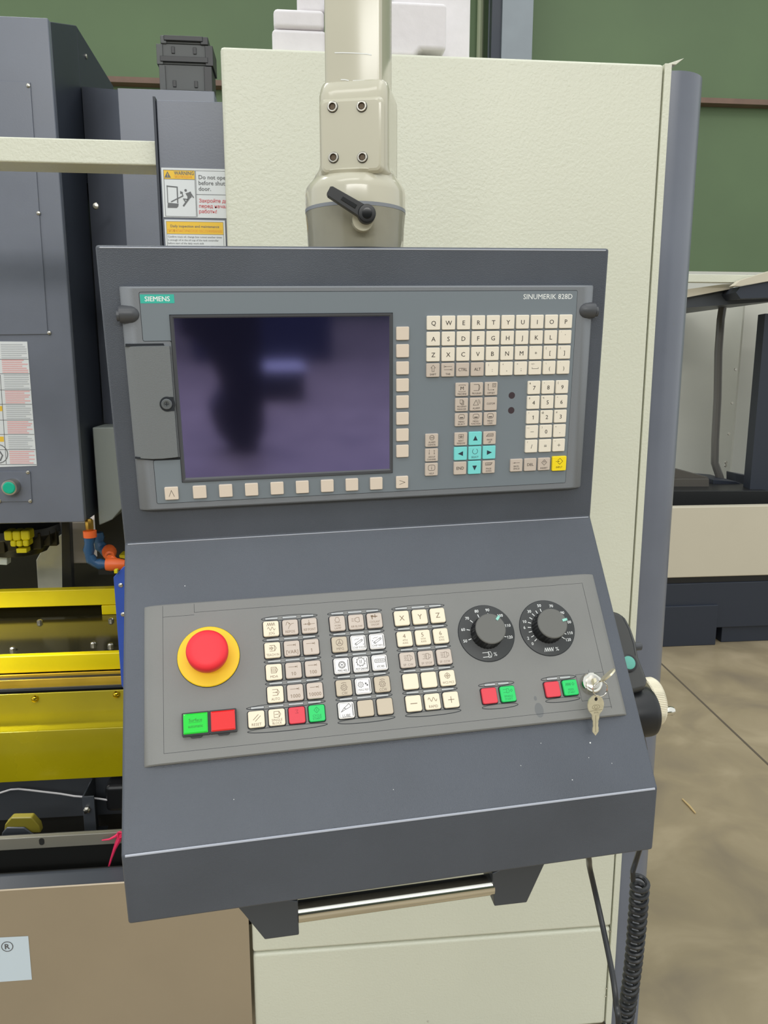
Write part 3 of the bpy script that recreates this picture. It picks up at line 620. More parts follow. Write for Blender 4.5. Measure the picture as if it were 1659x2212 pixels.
# top frame
a = at(1478, 592, Y=MY+.15); b = at(1626, 611, Y=MY+.15)
g = G([CREAM]); g.box(a.x-.3, b.x+.02, MY+.15, MY+.19, b.z, a.z); part(g, 'top_rail', t, bevel=.003)
P = [at(*q, Y=MY+.1) for q in ((1583, 618), (1600, 605), (1664, 585), (1700, 578), (1700, 604), (1664, 607), (1600, 618), (1612, 612))]
g = G([NC]); g.prism([(p.x, p.z) for p in (P[0], P[1], P[2], P[3], P[4], P[5], P[6])], 0, -.04, 0, XZ(MY+.1)); part(g, 'roof_edge', t, bevel=.002)
P = [at(*q, Y=MY+.12) for q in ((1590, 632), (1600, 619), (1664, 607), (1760, 590), (1760, 640), (1600, 645))]
g = G([NN]); g.prism([(p.x, p.z) for p in P], 0, -.8, 0, XZ(MY+.12)); part(g, 'roof_panel', t)
P = [at(*q, Y=MY+.22) for q in ((1470, 627), (1560, 614), (1596, 612), (1580, 624), (1470, 645))]
g = G([NC]); g.prism([(p.x, p.z) for p in P], 0, -.04, 0, XZ(MY+.22)); part(g, 'slanted_panel', t)
P = [at(*q, Y=MY+.26) for q in ((1440, 649), (1580, 624), (1680, 636), (1680, 650), (1440, 668))]
g = G([DGS]); g.prism([(p.x, p.z) for p in P], 0, -1.0, 0, XZ(MY+.26)); part(g, 'canopy', t, label='canopy under the frame, dark to carry the shading there')  # dark grey stands for the shading under the roof
g = G([mat('neighbour_hose', (104, 102, 98), .3)]); P = [at(*q, Y=4.35) for q in ((1563, 650), (1557, 690), (1552, 760), (1550, 860), (1545, 950), (1544, 1000), (1556, 1034))]
D = [];
for a_, b_ in zip(P, P[1:]): D += [a_.lerp(b_, i/4) for i in range(4)]
D.append(P[-1]); g.tube(D, .022, 10); part(g, 'conduit', t, label='grey conduit hanging inside')
def nb(poly, Y, th, m, name):
    P = [at(*q, Y=Y) for q in poly]; g = G([m]); g.prism([(p.x, p.z) for p in P], 0, -th, 0, XZ(Y)); return part(g, name, t, bevel=.004)
nb([(1430, 1062), (1430, 1034), (1532, 1034), (1532, 1056)], 4.1, .3, mat('table_brown_grey', (84, 80, 74), .4), 'table')
nb([(1430, 1034), (1430, 1004), (1528, 1030), (1532, 1034)], 4.12, .28, MATS['table_brown_grey'], 'table_ramp')
nb([(1430, 1096), (1430, 1060), (1660, 1060), (1670, 1096)], 3.95, .3, BLACK, 'inner_sill')
nb([(1540, 1060), (1541, 1036), (1590, 1040), (1640, 1062)], 4.2, .3, NN, 'inner_block')
nb([(1588, 1044), (1588, 1022), (1642, 1032), (1642, 1050)], 4.3, .1, DGS, 'inner_ledge')

# the pendant's own frame: x right, y up, z out of its face
RB = Matrix(((.98263393, -.00465697, .1854963), (.05426012, .96320005, -.2632518), (-.17744409, .26874521, .94672573)))
PT = Vector((-.27086349, .25004256, -.72607261))
PM = Matrix.Translation(Vector((0, 0, CAM_Z))+CM @ PT) @ (CM @ RB).to_4x4()

# ---------------------------------------------------------------- support arm
AX, AY = at(768, 480, Y=.862).x, .862
RC = (at(877, 480, Y=AY).x-at(660, 480, Y=AY).x)/2*.988
ZB = 1.572
def az(py, Y): return at(768, py, Y=Y).z
t = thing('support_arm', 'glossy cream support arm of square tube carrying the control box from above', 'support arm', (AX, AY, ZB))
ARM = t; PHI = math.radians(-15.5)
ARot = Matrix.Translation((AX, AY, 0)) @ Matrix.Rotation(PHI, 4, 'Z')
zs = az(436, AY-RC); zd = az(392, AY-RC*.8)
g = G([CREAM2]); g.lathe([(RC*.955, ZB), (RC*.965, ZB+.006), (RC*.975, ZB+.02), (RC, zs-.0025)], 0, 64, ARot)
PMi = PM.inverted(); up_ = (PM.to_3x3() @ Vector((0, 1, 0))).normalized(); p0_ = PM @ Vector((0, .0006, 0))
for k_ in range(64):
    x_, y_, z_ = g.v[k_]; g.v[k_] = (x_, y_, p0_.z-((x_-p0_.x)*up_.x+(y_-p0_.y)*up_.y)/up_.z); part(g, 'swivel_base', t)
g = G([mat('seam_grey', (128, 132, 138), .4)]); g.lathe([(RC*1.004, zs-.0024), (RC*1.004, zs+.001)], 0, 64, ARot); part(g, 'seam_ring', t, label='thin grey seam ring')
# clamp housing: round shoulder blending to a rounded square socket
def ring(hx, hy, r, z, n=48, oy=0):
    """rounded-rectangle ring in polar order"""
    P = []
    for i in range(n):
        a = 2*math.pi*i/n; ca, sa = math.cos(a), math.sin(a); rr = min(r, hx, hy)
        lo, hi = 0, 1
        for _ in range(26):
            m = (lo+hi)/2; x, y = abs(ca*m), abs(sa*m)
            dx, dy = max(x-(hx-rr), 0), max(y-(hy-rr), 0)
            inside = x <= hx and y <= hy and dx*dx+dy*dy <= rr*rr
            if inside: lo = m
            else: hi = m
        P.append((ca*lo, sa*lo+oy, z))
    return P
zc_top = az(200, AY-.04); zc_bot = az(388, AY-.04)
hx, hy, OX = .0352, .041, .0050
def zc(py): return az(py, AY)
rings = [ring(RC, RC, RC, zs+.0011), ring(RC, RC, RC, zc(424)), ring(RC*.985, RC*.985, RC, zc(413)), ring(RC*.94, RC*.94, RC, zc(404)), ring(RC*.85, RC*.87, RC*.8, zc(395)),
         ring(hx*1.18, hy*1.14, .034, zc(389)), ring(hx*1.05, hy*1.04, .020, zc(382)), ring(hx, hy, .013, zc(370)), ring(hx, hy, .012, zc(260)), ring(hx, hy*.98, .012, zc(228)), ring(hx*.985, hy*.90, .012, zc(212)), ring(hx*.95, hy*.84, .010, zc(203)), ring(hx*.90, hy*.80, .009, zc(199))]
for k_, r_ in enumerate(rings):
    if k_ >= 4: rings[k_] = [(p[0]+OX*min(1, (k_-3)/4), p[1], p[2]) for p in r_]
rings = [[tuple(ARot @ Vector(p)) for p in r] for r in rings]
g = G([CREAM2]); g.loft(rings); part(g, 'clamp_housing', t, smooth=50)
# rounded raised front pad with four bolts
ph, pw = (zc_top-zc_bot)/2, .0305
MF = ARot @ Matrix.Translation((OX, -hy-.0002, (zc_top+zc_bot)/2)) @ Matrix.Rotation(math.pi/2, 4, 'X')
g = G([CREAM2]); g.loft([[tuple(MF @ Vector((x, y, z))) for x, y in rrect(w_, h_, r_, 6)] for w_, h_, r_, z in ((2*pw+.004, 2*ph-.010, .006, -.001), (2*pw-.001, 2*ph-.014, .005, .0022), (2*pw-.005, 2*ph-.018, .004, .003))]); part(g, 'clamp_pad', t, smooth=12)
# tube
tx, ty = .0288, .033
rr_ = [[tuple(ARot @ Vector((x_, y_, z))) for x_, y_ in rrect(2*tx, 2*ty, .0045, 5, OX, 0)] for z in (zc_top-.01, 2.35)]
g = G([CREAM2]); g.loft(rr_); part(g, 'square_tube', t, smooth=30)
MT = ARot @ Matrix.Translation((OX, -ty-.0003, 0)) @ Matrix.Rotation(math.pi/2, 4, 'X')
def zpx(py): return az(py, AY-ty)
for L_, w_ in (([(-.018, 112), (-.010, 113), (0, 115), (.014, 119), (.019, 122)], .0009), ([(-.012, 171), (-.008, 171.5), (-.004, 174)], .0009), ([(0, 175), (.012, 176)], .0009)):
    g = G([WHITE]); 
    for a_, b_ in zip(L_, L_[1:]):
        pass
    P_ = [(x_, zpx(y_)) for x_, y_ in L_]; up2 = [(x_, y_+w_/2) for x_, y_ in P_]; dn2 = [(x_, y_-w_/2) for x_, y_ in reversed(P_)]
    g.flat(up2+dn2, 0, 0, MT); part(g, 'paint_scratch', t, smooth=0)
# bolts at the photo's positions on the pad
nrm = (ARot.to_3x3() @ Vector((0, -1, 0))).normalized(); pp = ARot @ Vector((0, -hy-.0032, 1.7))
def onpad(px, py):
    d = CM @ Vector(((px-829.5)/FPX, -(py-1106)/FPX, -1)); o_ = Vector((0, 0, CAM_Z)); s = (pp-o_).dot(nrm)/d.dot(nrm); return o_+d*s
for px, py in ((718.5, 231), (781.5, 230), (720.5, 340.5), (783, 340)):
    q = onpad(px, py); M = Matrix.Translation(q) @ ARot.to_3x3().to_4x4() @ Matrix.Rotation(math.pi/2, 4, 'X')
    g = G([STEEL, GROOVE, mat('socket_brown', (98, 84, 68), .5, metal=.5)]); g.lathe([(.0054, -.0002), (.0054, .0002)], 1, 24, M); g.lathe([(.0050, 0), (.0050, .0014), (.0044, .0019), (.0034, .0019)], 0, 24, M, caps=False)
    g.lathe([(.0034, .0019), (.0030, .0010), (.0028, .0004)], 2, 6, M, caps=False); g.lathe([(.0036, .0001), (.0036, .0006)], 2, 6, M); part(g, 'socket_bolt', t)
# clamp lever
LY = AY-RC-.022
a = at(793, 460, Y=LY); b = at(712, 410, Y=LY)
g = G([CREAM2]); g.lathe([(.0105, 0), (.0105, .04)], 0, 24, Matrix.Translation((a.x-.003, LY+.012, a.z-.004)) @ Matrix.Rotation(-math.pi/2, 4, 'X')); part(g, 'lever_boss', t)
g = G([BLACK, BLACKG]); M = Matrix.Translation((a.x, LY+.014, a.z)) @ Matrix.Rotation(math.pi/2, 4, 'X')
g.lathe([(.0088, 0), (.0088, .012), (.0080, .0135), (.0060, .0138)], 0, 28, M); g.lathe([(.0050, .0138), (.0050, .0150), (.0030, .0152)], 1, 20, M)
d = Vector((b.x-a.x, b.z-a.z)); L_ = d.length; d.normalize(); n = Vector((-d.y, d.x))
def lp(s, w_): v = Vector((a.x, a.z))+d*s+n*w_; return (v.x, v.y)
g.prism([lp(.004, .0062), lp(L_-.001, .0050), lp(L_+.001, .0035), lp(L_+.001, -.0035), lp(L_-.001, -.0048), lp(.004, -.0062)], 0, .010, 0, XZ(LY+.012))
g.prism([lp(.012, .0022), lp(.028, .0020), lp(.028, -.0020), lp(.012, -.0022)], 0, .0006, 1, XZ(LY+.002))
part(g, 'clamp_lever', t, bevel=.001, label='black clamping lever')

# ---------------------------------------------------------------- the control pendant
W_, HA, HB, AB, HC, AC = .51767, .29448, .29881, .68933, .0718, -.029
PEND = thing('control_pendant', 'slate grey operator console with screen, keyboards, red stop button and dials', 'control panel', PM.translation, PM.to_euler())
A0 = (0.0184, -.0375, 0.0)
B0 = (.0199, -HA-.0699*math.cos(AB), .0699*math.sin(AB))
def pen(g, name, **k): return g.build(name, PEND, **k)
yB, zB = -HA-HB*math.cos(AB), HB*math.sin(AB); yC, zC = yB-HC*math.cos(AC), zB-HC*math.sin(AC)*0-HC*math.sin(AC)
zC = zB-HC*math.sin(AC)
def console_profile():
    return [(0, 0), (-HA, 0), (yB, zB), (yC, zC), (yC+.0005, zC-.035), (-HA-.10, -.085), (-HA-.06, -.115), (0, -.115)]
Myz = Matrix(((0, 0, 1, 0), (1, 0, 0, 0), (0, 1, 0, 0), (0, 0, 0, 1)))
g = G([SLATE_T]); g.prism(console_profile(), 0, W_, 0, Myz); pen(g, 'housing', bevel=.0028, seg=3)
for nm, y_, z_, r_ in (('bend_highlight', -HA, .0008, .0006), ('worn_edge_highlight', yB-.0004, zB-.0006, .0012)):  # pale tubes paint the highlights and wear on the bends
    g = G([mat('worn_highlight_paint', (176, 180, 190), .35)]); g.tube([(.0035, y_, z_), (W_-.0035, y_, z_)], r_, 6); pen(g, nm, label='pale line of wear and painted-on highlight along the bend')
g = G([MATS['worn_highlight_paint']]); g.tube([(.004, -.0022, -.0002), (W_-.004, -.0022, -.0002)], .0007, 6); pen(g, 'worn_edge_highlight', label='pale painted-on highlight and wear along the top edge')  # highlight below the top edge, painted as a pale line
BM = Matrix.Translation((0, -HA, 0)) @ Matrix.Rotation(-AB, 4, 'X')
g = G([WHITE])
for x_, s_, r_ in ((.457, .248, .0008), (.405, .243, .0004), (.452, .262, .0004), (.38, .262, .0004), (.43, .281, .0005), (.475, .27, .0004), (.06, .05, .0005), (.10, .262, .0004), (.25, .27, .0004)):
    g.lathe([(r_, 0), (r_*.6, .0002)], 0, 8, BM @ Matrix.Translation((x_, -s_, 0)))
pen(g, 'paint_specks')['kind'] = 'stuff'
# --- handle under the lip
def hb(P, z0, z1, name):
    g = G([DGS]); g.prism([(x/1000, y/1000) for x, y in P], z0, z1); return g
yl = yC*1000
g = hb([(84, -597), (101.7, -627), (121, -662), (155, -662.6), (155.2, -622), (135, -616), (134, -600)], .128, .165, ''); H = pen(g, 'handle_bracket', bevel=.0012)
g = hb([(425, -597), (411.6, -621.2), (394.8, -665), (359, -663.5), (355.5, -622), (376, -615), (378, -600)], .128, .165, ''); pen(g, 'handle_bracket', bevel=.0012)
g = G([CHROME]); g.tube([(.1552, -.6425, .155), (.3588, -.6435, .155)], .0108, 32); pen(g, 'handle_bar', label='polished chrome handle bar')
g = G([SLATE_T]); g.box(.10, .41, -.602, -.592, .12, .165); pen(g, 'handle_mount', bevel=.001)
g = G([NAVY]); g.box(.120, .392, -.632, -.588, .128, .1335); pen(g, 'handle_back_plate', bevel=.001)

# --- upper display and keyboard unit (mm coordinates, y down on the plate)
def face_profile_x(w_):
    e = [(0, 0.5), (.6, 3.2), (3, 5.4), (8, 7.4), (14, 8.6), (18.5, 9.0)]
    return e+[(w_-x, z) for x, z in reversed(e)]
def plate_body(w_, h_, prof, mats, edge=1.6):
    g = G(mats)
    rows = []
    for yy, ins, dz in ((0, 1.2, -99), (0, .3, -1.4), (edge, 0, 0), (h_-edge, 0, 0), (h_, .3, -1.4), (h_, 1.2, -99)):
        r = []
        for x, z in prof:
            xx = min(max(x, ins), w_-ins); r.append((xx/1000, -yy/1000, (0 if dz < -50 else max(0, z+dz))/1000))
        rows.append(r)
    g.loft(rows, 0, caps=False, closed=False)
    return g
PPU = plate_body(483, 220, face_profile_x(483), [GREY]).build('display_unit', PEND, loc=A0, smooth=40)
PPU['label'] = 'grey display unit with screen and full keyboard'
def sub(g, name, par=PPU, **k): return g.build(name, par, scale=.001, **k)
def mm(L): return [(x, -y) for x, y in L]
def rpoly(P, r=1.5, n=3):
    out = []; P = [Vector(p) for p in P]; N_ = len(P)
    for i in range(N_):
        p = P[i]; a = (P[i-1]-p); b = (P[(i+1) % N_]-p); rr = min(r, a.length/2, b.length/2); a.normalize(); b.normalize()
        A, B = p+a*rr, p+b*rr
        for k in range(n+1):
            t_ = k/n; q = A*(1-t_)**2+p*2*t_*(1-t_)+B*t_*t_; out.append((q.x, q.y))
    return out
outl = [(18.4, 4.9), (462.4, 4.9), (461.6, 212.8), (18.4, 213.2), (18.4, 167.7), (44.9, 167.7), (44.9, 51), (18.4, 51)]
inl = [(18.9, 5.4), (461.9, 5.4), (461.1, 212.3), (18.9, 212.7), (18.9, 168.2), (45.4, 168.2), (45.4, 50.5), (18.9, 50.5)]
g = G([GROOVE]); g.prism(rpoly(mm(outl), 2), 8.6, 9.05); sub(g, 'groove')
g = G([FOIL]); g.prism(rpoly(mm(inl), 1.6), 8.9, 9.45); sub(g, 'keyboard_foil')
# screen frame and glass
def frame(o_, i_, z0, z1, zi, m, name, par=PPU, ro=1.2, ri=.6):
    g = G([m]); a = rpoly(o_, ro, 2); b = rpoly(i_, ri, 2); n = len(a); V = [(x, y, z0) for x, y in a]+[(x, y, z1) for x, y in a]; 
    mid = [(b[k][0]+(a[k][0]-b[k][0])*.35, b[k][1]+(a[k][1]-b[k][1])*.35) for k in range(n)]
    V += [(x, y, z1) for x, y in mid]+[(x, y, zi) for x, y in b]; F = []
    for L_ in range(3):
        for i in range(n): j = (i+1) % n; F.append((L_*n+i, L_*n+j, (L_+1)*n+j, (L_+1)*n+i))
    g.add(V, F); return sub(g, name, par)
g = G([GROOVE]); g.prism(mm([(44.9, 26), (264.3, 26), (263.9, 192.1), (44.9, 192.1)]), 9.4, 9.5); sub(g, 'screen_groove')
frame(mm([(45.5, 26.6), (263.7, 26.6), (263.3, 191.5), (45.5, 191.5)]), mm([(48.9, 29.6), (260.5, 29.6), (260.3, 187.2), (48.9, 187.2)]), 9, 10.8, 9.6, DGREY, 'screen_frame')
SM = mat('coated_screen_glass', (150, 148, 232), .07, metal=1.)
g = G([SM]); g.box(48, 261, -187.6, -29.2, 9.1, 9.62); sub(g, 'screen')
# service door with its screw
prof = [(.5, 1.5), (1.0, 5.5), (4, 8.0), (10, 10.4), (18, 11.9), (28, 12.7), (40, 13.0), (43.2, 12.6), (43.6, 9.2)]
g = G([DGREY, GREY]); rows = []
for yy, dz in ((55.2, -3), (55.6, 0), (164.6, 0), (165.6, -3)):
    rows.append([(x+(.7 if x > 30 and dz < 0 else 0)*-1, -(yy+(1.2*math.sin(math.pi*min(1, x/43)) if yy > 100 else 0)), max(z+dz, .2)) for x, z in prof])
g.mats = [mat('door_grey_plastic', (116, 120, 122), .45, bump=.2, bscale=900)]; g.loft(rows, 0, False, False); g.loft([rows[0], [(x, y-.01, 8) for x, y, z in rows[0]]], 0, False, False); sub(g, 'service_door', smooth=40)
g = G([GROOVE]); g.prism(mm([(2, 53.0), (37.5, 53.0), (38.5, 55.6), (2, 55.6)]), 5.5, 9.1); sub(g, 'door_gap')
g = G([GROOVE]); g.prism(mm([(1.2, 163.8), (44.9, 165.5), (44.9, 168.3), (20, 168.3), (1.2, 165.4)]), 4.0, 9.02); sub(g, 'door_gap')
g = G([GROOVE, mat('screw_dark_grey', (96, 100, 102), .4)]); g.prism([(x, y) for x, y in [(44, -118.2)]+circle(7.2, 14, 37.5, -111.4, 270, 90)+[(44, -104.4)]][0:0] or circle(7.4, 28, 37.0, -111.4), 12.6, 13.15)
g.prism([(37, -118.6), (43.4, -118.2), (43.4, -104.6), (37, -104.2)], 12.5, 13.12)
M = Matrix.Translation((36.4, -111.3, 13.1)); g.lathe([(5.2, 0), (5.2, 1.2), (4.6, 1.8), (2.8, 1.8), (2.6, .8)], 1, 28, M); g.stroke([(34.8, -111.3), (38.0, -111.3)], .8, 14.0, 0); g.stroke([(36.4, -112.9), (36.4, -109.7)], .8, 14.0, 0)
sub(g, 'door_screw')
# fastening caps left and right
def fcap(xc, yc, side, name='mounting_clip'):
    g = G([DGREY]); L0 = 22
    # half-dome pointing inward: loft of half rings along x
    rings = []
    for u, r in ((0, 8.2), (3, 8.6), (11, 8.6), (14, 8.0), (17, 6.4), (19, 4.2), (20, 1.2)):
        x = xc+side*u; rings.append([(x, -yc+r*math.cos(math.pi*k/14), 4+r*1.05*math.sin(math.pi*k/14)) for k in range(15)])
    g.loft(rings); x = xc-side*1.6
    g.lathe([(5.4, 0), (5.4, 2.4)], 0, 18, Matrix.Translation((xc-side*2.2, -yc-1, 7.6)) @ Matrix.Rotation(side*math.pi/2, 4, 'Y')); sub(g, name, smooth=45)
fcap(-1.2, 25.6, 1); fcap(484.0, 25.7, -1)
# badge and type print
g = G([TEAL, WHITE]); g.box(19.4, 50.8, -15.5, -7.3, 9.44, 9.6, 0); g.text('SIEMENS', 4.3, 35.1, -11.4, 9.63, 1, .022, maxw=27.4); sub(g, 'badge', smooth=0)['label'] = 'teal name badge with white lettering'
g = G([WHITE]); g.text('SINUMERIK 828D', 5.0, 402.5, -11.2, 9.5, 0, .004, maxw=54.2, align='L'); sub(g, 'type_print', smooth=0)['label'] = 'white type lettering at the upper right'
g = G([mat('sensor_dark', (58, 44, 50), .6)]); g.prism(circle(3.6, 24, 394.1, -113.1), 9.3, 9.5); sub(g, 'sensor_dot', smooth=0)
g = G([MATS['sensor_dark']]); g.prism(circle(3.6, 24, 394.1, -129.1), 9.3, 9.5); sub(g, 'sensor_dot', smooth=0)

# ---- keys; legend items: ('T', text, cap height, x, y[, maxw]) or ('S', points, width[, closed]) or ('F', points)
def key(par, name, cx, cy, w_, h_, z0, z1, m, legend=(), ink=INK, r=1.2, bold=.0, b=.45, extra=None):
    g = G([m, ink]); g.cap(w_, h_, r, 0, z1-z0, b, 0); z = z1-z0+.04
    if extra: extra(g, z)
    for it in legend:
        if it[0] == 'T': g.text(it[1], it[2], it[3], it[4], z, 1, bold, maxw=(it[5] if len(it) > 5 else w_-1.6))
        elif it[0] == 'S': g.stroke(it[1], it[2], z, 1, len(it) > 3)
        elif it[0] == 'F': g.flat(it[1], z, 1)
        elif it[0] == 'C': g.stroke(circle(it[1], 20, it[2], it[3]), it[4], z, 1, True)
    o = g.build(name, par, scale=.001, loc=(cx/1000, -cy/1000, z0/1000), smooth=30); return o
def arrow(x0, x1, y, wd=.3, hs=1.2, bar=False, s=1):
    L = [('S', [(x0, y), (x1-hs*.6, y)], wd), ('F', [(x1, y), (x1-hs, y+hs*.42), (x1-hs, y-hs*.42)] if x1 > x0 else [(x1, y), (x1+hs, y-hs*.42), (x1+hs, y+hs*.42)])]
    if bar: L.append(('S', [(x1+.15, y+hs*.6), (x1+.15, y-hs*.6)], wd))
    return L
K = 14.0
def pk(cx, cy, m, leg, name='key', w_=K, h_=K, r=1.0, z1=12.0, ink=INK, bold=.009): return key(PPU, name, cx, cy, w_, h_, 9.4, z1, m, leg, ink, r, bold)
def corner(c, s=1.7): return [('T', c, s, -4.7, 4.7)]
rows = ['QWERTYUIOP', "ASDFGHJKL'", 'ZXCVBNM*[]']
for j, r_ in enumerate(rows):
    for i, ch in enumerate(r_):
        leg = [('T', ch, 4.4, 0, -.3)]
        if ch == "'": leg = [('T', '"', 2.0, 0, 1.5), ('T', "'", 1.8, -4.6, 4.6)]
        if ch == '*': leg = [('T', '*', 4.0, 0, -1.2)]+corner("'")
        if ch == '[': leg = [('T', '[', 3.8, 0, -.4)]+corner('{', 1.9)
        if ch == ']': leg = [('T', ']', 3.8, 0, -.4)]+corner('}', 1.9)
        pk(306.3+15.97*i, 36.5+15.95*j, KWHITE, leg)
YR = 84.3
def xc(i): return 306.3+15.97*i
pk(xc(0), YR, KGREY, [('S', [(0, 5.2), (2.4, 2.4), (1.1, 2.4), (1.1, -1.4), (-1.1, -1.4), (-1.1, 2.4), (-2.4, 2.4)], .35, 1), ('T', 'SHIFT', 1.9, 0, -4.3, 8)], 'function_key')
pk(xc(1), YR, KGREY, [('S', [(4.2, 3.4), (-3.6, 3.4)], .35), ('F', [(-3.9, 3.4), (-2.4, 4.0), (-2.4, 2.8)]), ('S', [(-4.2, 4.6), (-4.2, 2.2)], .35), ('S', [(-4.2, .2), (3.6, .2)], .35), ('F', [(3.9, .2), (2.4, .8), (2.4, -.4)]), ('S', [(4.2, 1.4), (4.2, -1.0)], .35), ('T', 'TAB', 1.9, 0, -4.3, 6)], 'function_key')
pk(xc(2), YR, KGREY, [('T', 'CTRL', 3.0, 0, 0, 9.6)], 'function_key'); pk(xc(3), YR, KGREY, [('T', 'ALT', 3.0, 0, 0, 7.2)], 'function_key')
for i, (c, m_) in enumerate(((':', '|'), (',', '<'), (';', '>'), ('_', '+/-'), ('(', '\\'), (')', '´'))):
    leg = [('T', c, 3.6, .3, -.8)]+[('T', m_, 1.8, -4.0, 4.5)]
    if c == '_': leg = [('S', [(-3.4, .6), (-3.4, -.8), (3.4, -.8), (3.4, .6)], .4), ('T', '+/−', 1.9, -2.6, 4.2, 5)]
    pk(xc(4+i), YR, KWHITE, leg)
pad = [('7', '&'), ('8', '•'), ('9', '['), ('4', '$'), ('5', '%'), ('6', '^'), ('1', '!'), ('2', '@'), ('3', '#'), ('−', '—'), ('0', ')'), ('.', '>'), ('/', '?'), ('=', ''), ('+', '−')]
for k, (c, m_) in enumerate(pad):
    leg = [('T', c, 4.2, .2, -.3)]
    if c in '−': leg = [('S', [(-1.8, 0), (1.8, 0)], .45)]
    if c == '+': leg = [('S', [(-1.6, 0), (1.6, 0)], .45), ('S', [(0, -1.6), (0, 1.6)], .45)]
    if m_: leg += corner(m_, 1.8)
    pk(418+15.93*(k % 3), 105.1+15.93*(k//3), KWHITE, leg)
pk(401.8, 189.4, KGREY, arrow(3.4, -3.4, 2.8, .35, 1.6)+[('T', 'BACK-', 1.8, 0, -1.0, 6.4), ('T', 'SPACE', 1.8, 0, -3.8, 7)], 'function_key')
pk(417.8, 189.4, KGREY, [('T', 'DEL', 3.0, 0, .2, 7.4)], 'function_key')
pk(433.8, 189.4, KGREY, [('S', [(0, 5.0), (3.0, 1.9), (0, -1.2), (-3.0, 1.9)], .4, 1), ('S', [(-.9, 1.2), (-.9, 3.1), (.9, 3.1), (.9, 1.2)], .35), ('T', 'INSERT', 1.8, 0, -4.4, 9)], 'function_key')
pk(451.4, 189.5, KINPUT, [('S', [(-2.2, 3.6), (.4, 6.0), (3.8, 2.6), (.4, -.8), (-2.2, 1.5)], .5), ('S', [(-4.2, 2.6), (-1.0, 2.6)], .5), ('F', [(.2, 2.6), (-1.6, 3.4), (-1.6, 1.8)]), ('T', 'INPUT', 2.0, 0, -4.0, 7.2)], 'input_key', 16.4, 16.2, z1=12.6, ink=mat('ink_on_yellow', (112, 92, 10), .6), bold=.02)['label'] = 'yellow INPUT key'
FKI = INK
pk(338, 105, KGREY, [('T', 'M', 3.6, 0, 1.2), ('S', [(-3.4, 3.8), (-3.4, 4.7), (3.4, 4.7), (3.4, 3.8)], .35), ('S', [(-3.4, -1.4), (-3.4, -2.3), (3.4, -2.3), (3.4, -1.4)], .35), ('T', 'MACHINE', 1.8, 0, -4.7, 9.6)], 'function_key')
pk(354, 105, KGREY, [('S', [(-3.2, 4.8), (2.2, 4.8), (3.6, 1.8), (2.2, -1.6), (-3.2, -1.6)], .4), ('S', [(2.2, 4.8), (2.2, -1.6)], .4), ('T', 'PROGRAM', 1.8, 0, -4.5, 10)], 'function_key')
pk(370, 105, KGREY, [('S', [(-3.4, 4.4), (-3.4, -1.2), (2.4, -1.2)], .35), ('F', [(-3.4, 5.4), (-2.8, 3.8), (-4.0, 3.8)]), ('F', [(3.6, -1.2), (2.0, -.6), (2.0, -1.8)]), ('S', [(1.4, 5.4), (5.0, 5.4), (5.0, 1.8), (1.4, 1.8)], .35, 1), ('C', 1.0, 3.2, 3.6, .3), ('T', 'OFFSET', 1.8, 0, -4.5, 8.4)], 'function_key')
pk(338, 121, KGREY, [('S', [(-2, 5.2), (.6, 5.2), (.6, 1.4), (-2, 1.4)], .35, 1), ('S', [(-1.2, 1.2), (-1.2, .6), (1.4, .6), (1.4, 4.6), (.8, 4.6)], .35), ('S', [(-.4, .4), (-.4, -.2), (2.2, -.2), (2.2, 3.9), (1.6, 3.9)], .35), ('T', 'PROGRAM', 1.7, 0, -2.0, 10), ('T', 'MANAGER', 1.7, 0, -4.7, 10)], 'function_key')
pk(354, 121, KGREY, [('S', [(-.4, 4.4), (-3.4, -.9), (2.4, -.9)], .4, 1), ('S', circle(2.4, 7, .6, 1.6, 70, -20), .3), ('S', circle(3.6, 7, .6, 1.6, 70, -20), .3), ('T', 'ALARM', 1.9, 0, -4.2, 7.8)], 'function_key')
pk(370, 121, KGREY, [('T', 'CUSTOM', 2.0, 0, .2, 9)], 'function_key')
for i, nm in enumerate(('SELECT', 'FUNCTION', 'USER')):
    pk(338+16*i, 137, KGREY, [('S', rrect(6.4, 5.0, 1.8, 3, 0, 3.1), .4, 1), ('F', [(-1.9, 2.6), (1.9, 2.6), (1.9, 1.6), (-1.9, 1.6)]), ('T', 'MENU', 1.7, 0, -2.2, 6.6), ('T', nm, 1.7, 0, -4.8, 10)], 'function_key')
pk(338, 157.8, KGREY, [('S', [(-2.6, 5.0), (2.6, 5.0), (2.6, .8), (-2.6, .8)], .35, 1), ('S', [(-2.6, 3.2), (2.6, 3.2)], .35), ('S', [(0, 5), (0, 3.2)], .35), ('F', [(-1.5, 2.6), (1.5, 2.6), (1.5, 1.8), (-1.5, 1.8)]), ('T', 'NEXT', 1.8, 0, -1.9, 5.8), ('T', 'WINDOW', 1.8, 0, -4.6, 9.4)], 'function_key')
for cx, cy, dn in ((370, 157.8, False), (370, 189.7, True)):
    pk(cx, cy, KGREY, [('S', [(-3.8, 1.8), (-1.8, 4.6), (3.8, 4.6), (3.8, 1.8)] if not dn else [(-3.8, 4.6), (3.8, 4.6), (1.8, 2.0), (-3.8, 2.0)], .4, 1), ('S', [(-2.6, 3.6), (3.4, 3.6)], .3), ('S', [(-3, 2.7), (3.0, 2.7)], .3), ('T', 'PAGE', 1.8, 0, -1.9, 6), ('T', 'DOWN' if dn else 'UP', 1.8, 0, -4.6, 6.2 if dn else 3)], 'function_key')
tri = {'u': [(0, 3.2), (2.6, -2.2), (-2.6, -2.2)], 'd': [(0, -3.2), (-2.6, 2.2), (2.6, 2.2)], 'l': [(-3.2, 0), (2.6, 2.6), (2.6, -2.6)], 'r': [(3.2, 0), (-2.6, -2.6), (-2.6, 2.6)]}
